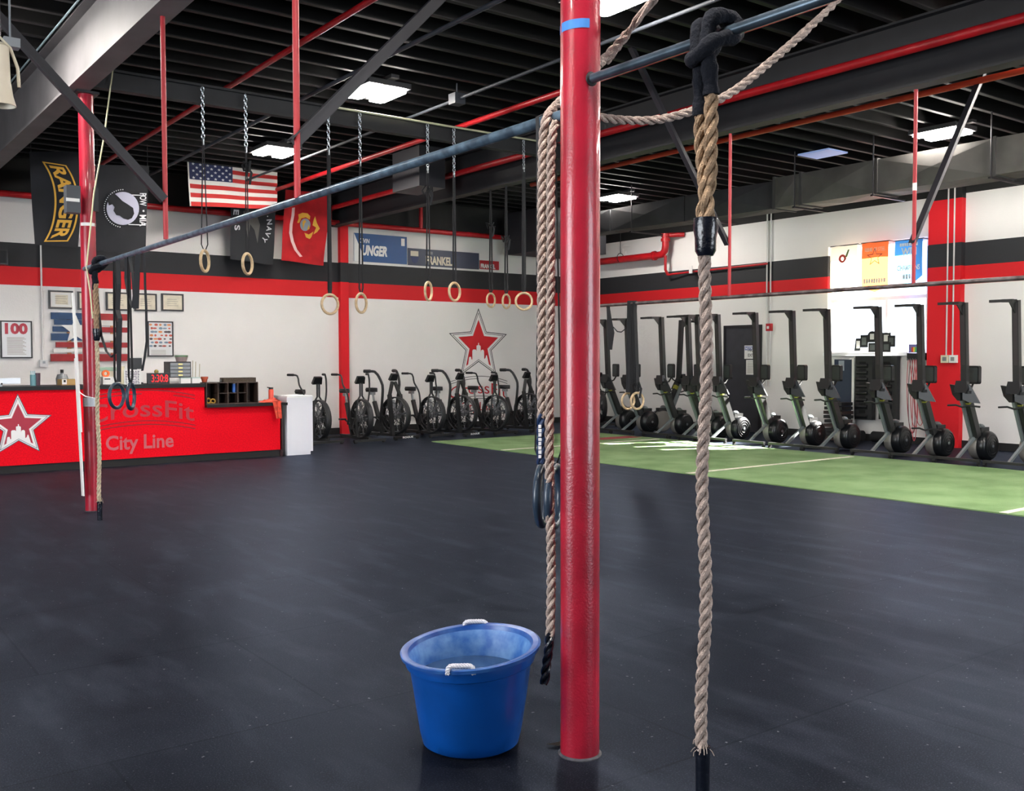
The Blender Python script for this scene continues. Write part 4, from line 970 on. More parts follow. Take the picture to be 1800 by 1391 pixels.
# ================================================================== THINGS ON THE COUNTER
def yb(px0, px1, pyt, pyb, y):
    x0_, x1_, z0_, z1_ = rectA(((px0, pyt), (px1, pyb)), y); return x0_, x1_, z1_
def onc(name, label, cat, px0, px1, pyt, y=14.05, dep=.1, group=None, base=HT):
    # object standing on the counter: x0,x1 from its sides, top height from its top
    x0_ = onY(px0, 670, y).x; x1_ = onY(px1, 670, y).x; zt = onY((px0+px1)/2, pyt, y).z
    t = thing(name, label, cat, ((x0_+x1_)/2, y, base), group); return t, x0_, x1_, y, y+dep, base, zt
m_scr = M('screen_white', (222, 230, 240), .3)
t, x0_, x1_, y0, y1, z0, z1 = onc('computer_monitor', 'back of a white computer monitor at the far left of the counter', 'monitor', -60, 36, 665, 14.0, .05)
mb = MB(); mb.add([(x0_, y0, z0+.03), (x1_, y0, z0+.03), (x1_, y0, z1), (x0_, y0+.0, z1-.01), (x0_, y1, z0+.03), (x1_, y1, z0+.03), (x1_, y1, z1), (x0_, y1, z1-.01)], [(0, 1, 2, 3), (7, 6, 5, 4), (0, 4, 5, 1), (1, 5, 6, 2), (2, 6, 7, 3), (3, 7, 4, 0)]); mb.build('screen_back', m_scr, t)
MB().box((x0_+x1_)/2-.1, (x0_+x1_)/2+.1, y0+.0, y1+.1, z0, z0+.03).build('stand', m_silver, t)
c = onY(3, 675, y0-.002); MB().cyl(c, .012, .002, (0, -1, 0), 14).build('emblem', m_blk, t)
t, x0_, x1_, y0, y1, z0, z1 = onc('pen_cup', 'teal cup with pens on the counter left of the column', 'cup', 56, 63, 655)
cx_ = (x0_+x1_)/2; MB().cyl((cx_, y0+.05, z0), .036, z1-z0-.03, n=16).build('cup', M('teal', (96, 142, 150), .4), t, True)
for dx in (-.015, .0, .015): MB().tube([(cx_+dx, y0+.05, z0+.05), (cx_+dx*1.6, y0+.05, z1+.02)], .005, 6).build('pen', M('pen_blue', (140, 190, 200), .4), t)
t, x0_, x1_, y0, y1, z0, z1 = onc('tumbler', 'dark purple tumbler beside the teal cup on the counter', 'cup', 63.5, 71, 656, 14.07)
MB().lathe([(.001, 0), (.032, 0), (.038, z1-z0), (.034, z1-z0), (.03, .01)], ((x0_+x1_)/2, y0+.05, z0), n=16).build('cup', M('plum', (72, 50, 62), .4), t, True)
t, x0_, x1_, y0, y1, z0, z1 = onc('cardboard_box', 'open cardboard box on the counter just left of the column', 'box', 108, 137, 667, 14.1, .25)
MB().box(x0_, x1_, y0, y1, z0, z1).build('carton', M('cardboard', (176, 142, 88), .8), t)
MB().fbox(Frame((0, y0, 0), (1, 0, 0), (0, 0, 1)), onY(109, 670, y0).x, onY(117, 670, y0).x, z0+.01, z1-.0, .001, .01).build('white_card', m_white, t)
MB().fbox(Frame((0, y0-.01, 0), (1, 0, 0), (0, 0, 1)), onY(111.5, 670, y0).x, onY(115.2, 670, y0).x, z0+.04, z0+.07, .001, .004).build('black_square', m_blk, t)
t, x0_, x1_, y0, y1, z0, z1 = onc('squat_bottle', 'squat clear bottle with a black cap behind the cardboard box', 'bottle', 103, 119, 650, 14.45)
cx_ = (x0_+x1_)/2; h_ = z1-z0
MB().lathe([(.001, 0), (.075, 0), (.08, .08), (.06, .14), (.02, h_-.06), (.018, h_-.04)], (cx_, y0+.06, z0), n=20).build('body', M('bottle_smoke', (130, 134, 138), .15), t, True)
MB().cyl((cx_, y0+.06, z0+h_-.045), .022, .045, n=14).build('cap', m_blk, t, True)
t, x0_, x1_, y0, y1, z0, z1 = onc('storage_tray', 'pale green plastic tray stacked on boxes right of the column', 'tray', 168, 205, 646, 14.5, .3)
MB().box(x0_, x1_, y0, y1, z0+.18, z1).build('tray', M('mint', (150, 178, 158), .5), t); MB().box(x0_+.03, x1_-.03, y0+.02, y1, z0, z0+.18).build('riser', m_paper, t)
t, x0_, x1_, y0, y1, z0, z1 = onc('tape_roll', 'bright orange tape roll on the counter behind the tan rope', 'tape roll', 180, 190, 651, 14.35)
c = onY(185, 657, y0); MB().lathe([(.025, 0), (.05, 0), (.05, .04), (.025, .04), (.025, 0)], (c.x, y0, c.z), (0, -1, 0), 20).build('roll', M('orange', (236, 110, 48), .5), t, True)
MB().box(c.x-.03, c.x+.03, y0-.04, y0+.02, z0, c.z-.05).build('stand', m_blk, t)
t, x0_, x1_, y0, y1, z0, z1 = onc('photo_stand', 'dark red photo card standing right beside the column', 'photo', 166, 176, 659, 14.1, .02)
MB().box(x0_, x1_, y0, y1, z0, z1).build('card', M('dark_red', (92, 34, 44), .5), t); MB().box(x0_+.01, x1_-.01, y0-.002, y0, z0+.03, z1-.04).build('print', m_ink, t)
t, x0_, x1_, y0, y1, z0, z1 = onc('label_printer', 'white low box with small dark print on the counter right of the rope', 'box', 181, 202, 663, 14.15, .16)
MB().box(x0_, x1_, y0, y1, z0, z1).build('body', m_white, t); MB().box(x0_+.02, x1_-.06, y0-.002, y0, z1-.035, z1-.02).build('print', m_blk, t)
t, x0_, x1_, y0, y1, z0, z1 = onc('paper_cup', 'tall cream tumbler beside the patterned card on the counter', 'cup', 213, 219, 644, 14.2)
MB().lathe([(.001, 0), (.03, 0), (.036, z1-z0), (.001, z1-z0)], ((x0_+x1_)/2, y0+.04, z0), n=16).build('cup', M('cream', (222, 214, 186), .5), t, True)
t, x0_, x1_, y0, y1, z0, z1 = onc('patterned_card', 'white card with rows of dark patches behind the edge-on dark ring', 'card', 218.5, 248, 650, 14.0, .02)
MB().box(x0_, x1_, y0, y1, z0, z1).build('card', m_white, t)
mb = MB(); random.seed(5)
for r_ in range(8):
    for c_ in range(6):
        u_ = x0_+.015+(x1_-x0_-.03)*c_/6; w_ = .03*random.uniform(.6, 1); v_ = z0+.012+(z1-z0-.02)*r_/8
        mb.box(u_, u_+w_, y0-.002, y0, v_, v_+.012)
mb.build('pattern', M('pattern_plum', (96, 84, 108), .6), t)
t, x0_, x1_, y0, y1, z0, z1 = onc('desktop_monitor', 'small black monitor seen from behind above the patterned card', 'monitor', 226, 250, 629.5, 14.42, .05)
zm = onY(238, 649, 14.42).z; MB().box(x0_, x1_, y0, y1, zm, z1).build('screen_back', m_plast, t); MB().box((x0_+x1_)/2-.03, (x0_+x1_)/2+.03, y0+.02, y1+.02, z0, zm).build('stand', m_plast, t); MB().box((x0_+x1_)/2-.1, (x0_+x1_)/2+.1, y0-.03, y1+.1, z0, z0+.015).build('foot', m_plast, t)
t, x0_, x1_, y0, y1, z0, z1 = onc('digital_clock', 'black digital clock with glowing red digits on the counter', 'clock', 260, 298, 656, 13.95, .06)
MB().box(x0_, x1_, y0, y1, z0, z1).build('case', m_plast, t)
Fc = Frame((0, y0, 0), (1, 0, 0), (0, 0, 1)); mb = MB(); addtext(mb, fit_text('3:30:8', x0_+.05, x1_-.02, z0+.025, z1-.02, .01), lambda a, b: Fc.p(a, b, .002)); mb.build('digits', M('led_red', (255, 30, 40), .5, emit=(255, 20, 30), es=.5), t)
t, x0_, x1_, y0, y1, z0, z1 = onc('small_ornament', 'small olive ornament just behind the digital clock', 'ornament', 273, 281, 650, 14.15)
MB().cyl(((x0_+x1_)/2, y0+.05, z0), .022, z1-z0-.05, n=12).build('stem', M('olive_dark', (92, 88, 60), .6), t); MB().sph(((x0_+x1_)/2, y0+.05, z1-.03), .032).build('bulb', M('olive', (150, 134, 70), .5), t, True)
t, x0_, x1_, y0, y1, z0, z1 = onc('drawer_organizer', 'black stacking organizer with clear drawers on the counter', 'organizer', 298, 336, 636, 14.15, .25)
zc = onY(317, 664, y0).z
MB().box(x0_, x0_+.012, y0, y1, zc, z1).box(x1_-.012, x1_, y0, y1, zc, z1).box(x0_, x1_, y0+.02, y1, zc, zc+.01).box(x0_, x1_, y0, y1, z1-.01, z1).box(x0_, x1_, y1-.01, y1, zc, z1).build('case', m_plast, t)
for k_ in range(4):
    za = zc+.012+(z1-zc-.02)*k_/4; zb2 = zc+.004+(z1-zc-.02)*(k_+1)/4
    d_ = MB().box(x0_+.014, x1_-.014, y0-.005, y0+.2, za, zb2).build('drawer', M('drawer_clear', (128, 132, 138), .3), t)
    MB().box((x0_+x1_)/2-.03, (x0_+x1_)/2+.03, y0-.018, y0-.005, (za+zb2)/2-.01, (za+zb2)/2+.012).build('drawer_pull', M('pull_yellow', (226, 214, 140), .5), d_)
MB().box(x0_, x1_, y0, y1, z0, zc).build('box_below', m_white, t)
t, x0_, x1_, y0, y1, _z, z1 = onc('snack_tub', 'round tub with a green lid on top of the drawer organizer', 'tub', 313, 332, 624, 14.2, .1, base=onY(317, 636, 14.15).z)
cx_ = (x0_+x1_)/2; z0 = onY(317, 636, 14.15).z; MB().lathe([(.001, 0), (.07, 0), (.09, z1-z0-.03), (.001, z1-z0-.03)], (cx_, y0+.08, z0), n=18).build('tub', M('tub_mauve', (150, 130, 130), .4), t, True)
MB().cyl((cx_, y0+.08, z1-.03), .092, .025, n=18).build('lid', M('lid_green', (92, 124, 92), .4), t, True)
for px, pyt, lab in ((339, 634, 'leftmost of three thin pale sticks beside the drawer organizer'), (344, 636, 'middle one of three thin pale sticks beside the drawer organizer'), (351, 640, 'rightmost of three thin pale sticks beside the drawer organizer')):
    a_ = onY(px, pyt, 14.25); single('thin_stick', MB().tube([(a_.x-.01, 14.25, HT), a_], .006, 6), M('stick_pale', (190, 182, 160), .7), lab, 'stick', 'thin pale sticks')
for a, b, tp, lab in ((318, 335, 664, 'small white box under the drawer organizer'), (338, 352, 663.5, 'small white box at the foot of the thin sticks')):
    t, x0_, x1_, y0, y1, z0, z1 = onc('small_box', lab, 'box', a, b, tp, 13.98, .08); MB().box(x0_, x1_, y0, y1, z0, z1-.015).build('carton', m_white, t); MB().box(x0_-.002, x1_+.002, y0-.002, y1, z1-.015, z1).build('lid', M('pale_teal', (176, 196, 192), .5), t)
t, x0_, x1_, y0, y1, z0, z1 = onc('clay_pot', 'small terracotta pot near the step of the counter', 'pot', 356, 367, 662.5, 14.05)
cx_ = (x0_+x1_)/2; MB().lathe([(.001, 0), (.03, 0), (.045, .06), (.052, .06), (.052, z1-z0), (.044, z1-z0), (.025, .02)], (cx_, y0+.05, z0), n=18).build('pot', M('terracotta', (186, 84, 58), .7), t, True)
# pigeon-hole organizer on the low counter
y0 = 13.74; a_ = onY(362.5, 714, y0); b_ = onY(453.5, 671.5, y0)
t = thing('cubby_organizer', 'dark wooden pigeon-hole organizer standing on the lower counter', 'organizer', ((a_.x+b_.x)/2, y0+.15, HL))
m_dw = M('dark_wood', (62, 44, 36), .6, var=.25, vs=12)
X0, X1, Z0, Z1_ = a_.x, b_.x, HL, b_.z; D = .30
MB().box(X0, X1, y0, y0+D, Z1_-.012, Z1_).build('top_board', m_dw, t); MB().box(X0, X1, y0, y0+D, Z0, Z0+.014).build('bottom_board', m_dw, t); MB().box(X0, X1, y0+D-.01, y0+D, Z0, Z1_).build('back_board', m_dw, t)
W_ = X1-X0; fr_ = (0, .22, .405, .595, .775, .985)
for f in fr_: MB().box(X0+W_*f, X0+W_*f+.014, y0, y0+D-.01, Z0+.014, Z1_-.012).build('divider', m_dw, t)
MB().box(X0+W_*.22, X0+W_*.775, y0+.01, y0+D-.01, (Z0+Z1_)/2-.005, (Z0+Z1_)/2+.007).build('shelf', m_dw, t)
t = thing('blue_can', 'small bright blue can inside the pigeon-hole organizer', 'can', onY(411.5, 692, y0+.1)); c = onY(411.5, 692, y0+.1); zt = onY(411.5, 675, y0+.1).z; zs = (Z0+Z1_)/2+.007
MB().cyl((c.x, y0+.1, zs), .03, zt-zs, n=16).build('body', M('can_blue', (52, 110, 200), .35), t, True); MB().cyl((c.x, y0+.1, zt), .024, .008, n=16).build('lid', m_silver, t, True)
c = onY(371, 700, y0+.08); single('yellow_straps', MB().torus((c.x-.03, y0+.1, Z0+.05), .035, .012, (1, .3, 0), (0, .2, 1), 16, 6).torus((c.x+.035, y0+.1, Z0+.045), .03, .01, (1, -.4, 0), (0, .3, 1), 16, 6), M('ochre', (186, 140, 58), .7), 'ochre coiled straps in the left hole of the organizer', 'strap', smooth=True)
a2 = onY(391.5, 664, y0+.14); b2_ = onY(448, 664, y0+.14)
mb = MB(); mb.box(a2.x, b2_.x, y0+.10, y0+.26, Z1_, onY(420, 664, y0+.14).z)
o_ = single('woven_basket', mb, M('basket_brown', (82, 70, 58), .9, var=.4, vs=90, bump=.6, bs=120), 'low brown woven basket on top of the pigeon-hole organizer', 'basket')
t = thing('pill_bottle', 'tiny dark bottle on the counter beside the organizer top', 'bottle', (onY(384.5, 670, 14.0).x, 14.0, HL)); cx_ = onY(384.5, 670, 14.0).x
MB().cyl((cx_, 14.06, Z1_), .012, onY(384, 668, 14).z-Z1_ if onY(384, 668, 14).z > Z1_ else .03, n=10).build('body', m_plast, t)
t.location = (cx_, 14.0, Z1_)
for ch in t.children: ch.location = Vector((0, -.1, 0))+Vector((0, 0, HL-Z1_))*0; 
bpy.data.objects.remove(t.children[0]); bpy.data.objects.remove(t)
single('pill_bottle', MB().lathe([(.001, 0), (.014, 0), (.014, .028), (.008, .034), (.008, .045), (.001, .045)], (cx_, y0+.18, Z1_), n=12), m_plast, 'tiny dark bottle standing left of the woven basket', 'bottle', smooth=True)
# bottle and towel on the low counter
t = thing('water_bottle', 'coral water bottle with a dark lid on the lower counter', 'bottle', (onY(477, 698, 14.0).x, 14.0, HL)); cx_ = onY(476.5, 698, 14.0).x; zt = onY(477, 681, 14).z
MB().lathe([(.001, 0), (.036, 0), (.038, .02), (.038, zt-HL-.045), (.03, zt-HL-.03), (.001, zt-HL-.03)], (cx_, 14.0, HL), n=18).build('body', M('coral', (232, 92, 72), .4), t, True)
MB().cyl((cx_, 14.0, zt-.03), .034, .03, n=18).tube([(cx_-.02, 14.0, zt-.005), (cx_-.06, 14.0, zt)], .008, 6).build('lid', m_plast, t, True)
def cloth_grid(mb, f, nu, nv):
    mb.add([f(i/nu, j/nv) for j in range(nv+1) for i in range(nu+1)], [(j*(nu+1)+i, j*(nu+1)+i+1, (j+1)*(nu+1)+i+1, (j+1)*(nu+1)+i) for j in range(nv) for i in range(nu)]); return mb
m_tow = M('towel_coral', (236, 86, 64), .95, var=.2, vs=20, bump=.7, bs=60)
xa, xb = onY(457, 705, 13.8).x, onY(492, 705, 13.8).x
def tow(u, v):
    # crumpled part lying on the top, tail falling over the front edge on the right
    x_ = xa+(xb-xa)*u; n_ = mnoise.noise(Vector((u*4, v*4, 1)))
    return (x_, 13.68+.26*v+.03*n_, HL+.004+.05*max(0, math.sin(v*PI))*(0.5+u*.8)*(1+.8*mnoise.noise(Vector((u*7, v*6, 3))))*(math.sin(u*PI)**.5 if 0 < u < 1 else .01)+.004)
def tail(u, v):
    x_ = onY(479, 705, 13.64).x+(.13-.045*v)*u+.055*v; return (x_, 13.652-.016*math.sin(u*PI*2+v)-.008, HL+.03-.26*v)
t = thing('orange_towel', 'crumpled orange towel on the lower counter, one end hanging over the edge', 'towel', ((xa+xb)/2, 13.75, HL))
mb = cloth_grid(MB(), tow, 16, 12); mb.build('folded_part', m_tow, t, True)
mb = cloth_grid(MB(), tail, 8, 14); mb.build('hanging_end', m_tow, t, True)

# ================================================================== BUCKET
BX, BY = (PD(827, 1120, 3.705).x, PD(827, 1120, 3.705).y)
t = thing('muck_bucket', 'large blue plastic tub with white rope handles, standing beside the foreground column', 'bucket', (BX, BY, 0))
m_bl = M('bucket_blue', (6, 72, 152), .30, var=.12, vs=5, bump=.05, bs=30); m_bli = M('bucket_inside', (38, 92, 162), .5, c2=(96, 138, 188), vs=16)
az = math.atan2(BY, BX)
RA, RB, RBOT, HB = .260, .300, .181, .372
def bk(an, rr, z):
    # ellipse: long axis away from the viewer, a little tilted rim
    k_ = z/HB; ra = RBOT+(RA-.022-RBOT)*k_**.9 if rr is None else rr[0]; rb = RBOT+(RB-.022-RBOT)*k_**.9 if rr is None else rr[1]
    d_ = Vector((BX, BY, 0)).normalized(); l_ = Vector((d_.y, -d_.x, 0)); lat = ra*math.cos(an); dp = rb*math.sin(an)
    p = Vector((BX, BY, 0))+l_*lat+d_*dp; p.z = z+(.022*lat/RA)*max(0, (z-.2)/.2); return p
n = 64
def loft(rings, close=True):
    vs = []; fs = []
    for r_ in rings: vs += r_
    for i in range(len(rings)-1):
        for k_ in range(n): fs.append((i*n+k_, i*n+(k_+1) % n, (i+1)*n+(k_+1) % n, (i+1)*n+k_))
    mb = MB(); mb.add(vs, fs); return mb
def rg(rr, z): return [bk(2*PI*k_/n, rr, z) for k_ in range(n)]
out = [rg((.001, .001), .0), rg((RBOT-.02, RBOT-.02), .0), rg((RBOT, RBOT), .012)]+[rg(None, .012+(HB-.075)*i/8) for i in range(1, 9)]
o1 = loft(out+[rg((RA-.018, RB-.018), HB-.055), rg((RA-.016, RB-.016), HB-.05), rg((RA-.016, RB-.016), HB-.02)]); o1.build('body', m_bl, t, True)
loft([rg((RA-.016, RB-.016), HB-.02), rg((RA+.002, RB+.002), HB-.016), rg((RA+.004, RB+.004), HB-.004), rg((RA-.004, RB-.004), HB), rg((RA-.024, RB-.024), HB-.004), rg((RA-.030, RB-.030), HB-.02)]).build('rim', M('bucket_rim', (10, 58, 132), .35, c2=(46, 92, 156), vs=14), t, True)
def rin(z):
    k_ = (z-.012)/HB; k_ = max(0, min(1, z/HB))**.9
    return rg((RBOT+(RA-.022-RBOT)*k_-.012, RBOT+(RB-.022-RBOT)*k_-.012), z)
loft([rg((RA-.030, RB-.030), HB-.02), rin(HB-.05), rin(HB-.12), rin(.2), rin(.12), rin(.05), rg((.001, .001), .045)]).build('inner_wall', m_bli, t, True)
loft([rin(HB-.115), rg((.001, .001), HB-.115)]).build('water', M('water_dark', (40, 70, 110), .05), t)
for sgn, nm in ((1, 'far'), (-1, 'near')):
    c0 = bk(sgn*PI/2, (RA, RB), HB); l_ = Vector((math.sin(az), -math.cos(az), 0)); d_ = Vector((math.cos(az), math.sin(az), 0))
    c0 = c0+l_*(.02 if sgn > 0 else -.035)
    pts = [c0+l_*a-d_*sgn*.012+Vector((0, 0, b)) for a, b in ((-.045, -.02), (-.043, .000), (-.032, .009), (0, .010), (.032, .009), (.043, .000), (.045, -.02))]
    mb = MB(); laid_rope(mb, pts, .0095, .03, .004, 6); mb.build('rope_handle', M('rope_white', (206, 206, 214), .8), t, True)
# scrap of tape by the column foot
c = onZ(982, 1312, .0)
single('tape_scrap', MB().add([c+Vector((-.0, 0, .001)), c+Vector((.035, -.01, .02)), c+Vector((.03, -.035, .03)), c+Vector((-.02, .0, .018)), c+Vector((-.045, .02, .012))], [(0, 1, 2), (0, 2, 3), (0, 3, 4)]), M('scrap', (150, 142, 132), .9), 'torn pale scrap of tape on the floor against the foot of the foreground column', 'scrap')

# ================================================================== FAN BIKES
def rotz(p, a): c_, s_ = math.cos(a), math.sin(a); return Vector((p[0]*c_-p[1]*s_, p[0]*s_+p[1]*c_, p[2]))
m_bk = M('bike_black', (30, 31, 33), .45); m_cage = M('cage_grey', (48, 49, 52), .4, .3); m_blade = M('blade_grey', (120, 122, 126), .4, .3); m_seat = M('seat_black', (24, 24, 26), .5)
def fan_cage(mb, R, wd, zc, xc):
    for s_ in (-1, 1):
        for rr, yy in ((R, .5), (R*.72, .9), (R*.42, 1.0), (R*.18, 1.0)): mb.torus((xc, s_*wd/2*yy, zc), rr, .006 if rr < R else .011, (1, 0, 0), (0, 0, 1), 28, 5)
        for k_ in range(12):
            an = 2*PI*k_/12; c_, s2 = math.cos(an), math.sin(an)
            mb.tube([(xc+R*c_, s_*wd/4, zc+R*s2), (xc+R*.72*c_, s_*wd/2*.9, zc+R*.72*s2), (xc+R*.18*c_, s_*wd/2, zc+R*.18*s2)], .004, 4)
    mb.lathe([(R+.004, -wd/4), (R+.010, -wd/5), (R+.010, wd/5), (R+.004, wd/4)], (xc, 0, zc), (0, 1, 0), 32)
def fan_blades(mb, R, wd, zc, xc):
    for k_ in range(8):
        an = 2*PI*k_/8+.2; c_, s_ = math.cos(an), math.sin(an); t_ = Vector((-s_, 0, c_))
        p = Vector((xc, 0, zc)); a = Vector((c_, 0, s_))
        mb.bar(p+a*.05, p+a*(R*.92), .05 if wd > .16 else .04, .004, t_+Vector((0, .7, 0)))
    mb.cyl((xc, -wd/2.2, zc), .06, wd/1.1, (0, 1, 0), 16)
def bike(kind):
    t = thing('exercise_bike', 'x', 'exercise bike', (0, 0, 0), 'fan bikes along the back wall')
    A = kind == 'A'
    R = .33; zc = .41 if A else .42; xc = .22; wd = .17 if A else .2
    mb = MB(); fan_cage(mb, R, wd, zc, xc); mb.build('fan_cage', m_cage, t, True)
    mb = MB(); fan_blades(mb, R-.02, wd, zc, xc); mb.build('fan_blades', m_blade, t)
    mb = MB(); mb.bar((.52, 0, .07), (-.56, 0, .07), .06, .05); mb.bar((-.12, 0, .07), (-.34, 0, .66), .07, .05); mb.bar((-.1, 0, .25), (.22, .11, .42), .035, .04); mb.bar((-.1, 0, .25), (.22, -.11, .42), .035, .04)
    if A:
        mb.bar((xc+.03, .11, .10), (xc, .11, .48), .03, .04); mb.bar((xc+.03, -.11, .10), (xc, -.11, .48), .03, .04)
        mb.tube([(xc, .11, .46), (xc-.02, .07, .72), (xc-.02, .02, .80), (xc-.02, .02, 1.02)], .016, 8); mb.tube([(xc, -.11, .46), (xc-.02, -.07, .72), (xc-.02, -.02, .80), (xc-.02, -.02, 1.02)], .016, 8)
    else:
        mb.bar((xc+.06, .13, .06), (xc-.02, .13, .80), .07, .05); mb.bar((xc+.06, -.13, .06), (xc-.02, -.13, .80), .07, .05)
        mb.bar((xc-.02, .13, .78), (xc-.05, .03, 1.03), .05, .05); mb.bar((xc-.02, -.13, .78), (xc-.05, -.03, 1.03), .05, .05)
        mb.prism([(-.34, .16), (-.05, .10), (.10, .30), (-.02, .42), (-.24, .38)], Frame((0, .03, 0), (1, 0, 0), (0, 0, 1)), 0, .06)
    mb.build('frame', m_bk, t)
    # crank housing + pedals
    MB().cyl((-.08, -.05, .30), .10, .10, (0, 1, 0), 20).build('crank_cover', m_bk, t, True)
    for s_ in (-1, 1):
        mb = MB(); q0 = (-.08, s_*.08, .30); q1 = (-.08+s_*.14, s_*.10, .30-s_*.08); mb.bar(q0, q1, .03, .02); mb.box(q1[0]-.05, q1[0]+.05, q1[1]+(0 if s_ > 0 else -.1), q1[1]+(.1 if s_ > 0 else 0), q1[2]-.015, q1[2]+.015); mb.build('pedal', m_plast, t)
    # seat and post
    MB().tube([(-.33, 0, .60), (-.39, 0, .84)], .020, 10).box(-.44, -.34, -.03, .03, .78, .83).build('seat_post', m_silver, t, True)
    mb = MB(); N = 20; prof = []
    for k_ in range(N):
        an = 2*PI*k_/N; ww = .115 if math.cos(an) < 0 else .045; prof.append((-.40+.14*math.cos(an), (.045+(.07)*(1-math.cos(an))/2)*math.sin(an)))
    vs = [(a, b*.8, .835) for a, b in prof]+[(a, b*1.02, .875) for a, b in prof]+[(a*.98-.008, b*.8, .91) for a, b in prof]
    mb.add(vs, [tuple(range(N))[::-1], tuple(range(2*N, 3*N))]+[(i+j*N, (i+1) % N+j*N, (i+1) % N+(j+1)*N, i+(j+1)*N) for i in range(N) for j in (0, 1)]); mb.build('seat', m_seat, t, True)
    # moving arms with grips
    for s_ in (-1, 1):
        if A: pts = [(-.02, s_*.15, .30), (.08, s_*.17, .55), (.10, s_*.21, .82), (.02, s_*.26, 1.0), (.00, s_*.265, 1.10), (-.03, s_*.27, 1.155), (-.10, s_*.30, 1.17), (-.24, s_*.34, 1.17)]; r_ = .015
        else: pts = [(-.02, s_*.16, .30), (.05, s_*.18, .60), (.10, s_*.20, .90), (.09, s_*.22, 1.02), (.02, s_*.25, 1.16), (-.03, s_*.27, 1.21), (-.10, s_*.31, 1.22), (-.22, s_*.36, 1.22)]; r_ = .024
        h = MB().tube(frames(pts, .05), r_, 8).build('handlebar', m_bk, t, True)
        MB().tube([pts[-2], pts[-1]], r_+.006, 8).build('grip', m_rubber, h, True)
    zc_ = 1.06 if A else 1.10
    mb = MB(); F_ = Frame((xc-.05, 0, zc_), (0, 1, 0), Vector((.45, 0, .9))); mb.prism([(-.09, -.05), (.09, -.05), (.07, .08), (-.07, .08)], F_, -.03, .02); mb.build('console', m_plast, t)
    for xx in (.50, -.54):
        mb = MB(); mb.bar((xx, -.30, .045), (xx, .30, .045), .06, .04); f_ = mb.build('stabilizer_foot', m_bk, t)
        for s_ in (-1, 1): MB().cyl((xx, s_*.27-.02, .03), .03, .04, (0, 1, 0), 12).build('rubber_foot', m_rubber, f_)
    if not A:
        Ff = Frame((.531, 0, .045), (0, 1, 0), (0, 0, 1)); mb = MB(); addtext(mb, fit_text('ROGUE', -.13, .13, -.016, .016, .03), lambda a, b: Ff.p(a, b, .002)); mb.build('lettering', m_txt_w, t)
        Fl = Frame((xc+.062, .158, .14), Vector((-.09, 0, .74)), (1, 0, .1)); mb = MB(); blocks(mb, 0, .34, -.012, .012, 9, lambda a, b: Fl.p(a, b, .002)); mb.build('worn_print', m_txt_w, t)
    return t
protoA = bike('A'); protoB = bike('B'); used = {'A': 0, 'B': 0}
BIK = [(567, 779, 'A', 176, 'fan bike half hidden behind the white cabinet'),
       (641, 776, 'A', 180, 'fan bike just right of the red wall pilaster, seen from its front'),
       (706, 770, 'B', 166, 'heavy-framed fan bike with a white lettered foot, third from the left'),
       (768, 766, 'A', 172, 'thin-armed fan bike between two heavy-framed ones, left of the star logo'),
       (824, 764, 'B', 163, 'heavy-framed fan bike directly below the star logo'),
       (880, 762, 'A', 172, 'thin-armed fan bike below the right end of the painted wordmark'),
       (940, 757, 'B', 166, 'heavy-framed fan bike partly hidden by the grey ropes'),
       (1062, 748, 'A', 200, 'fan bike in the far corner just right of the foreground column')]
for px, py, kd, azh, lab in BIK:
    if used[kd] == 0: o_ = protoA if kd == 'A' else protoB
    else: o_ = copytree(protoA if kd == 'A' else protoB)
    used[kd] += 1
    h = Vector((math.sin(rad(azh)), math.cos(rad(azh)), 0)); p = onZ(px+(9 if px < 1000 else 0), py, .03)-h*.5
    o_.location = (p.x, p.y, 0); o_.rotation_euler = (0, 0, math.atan2(h.y, h.x)); o_['label'] = lab

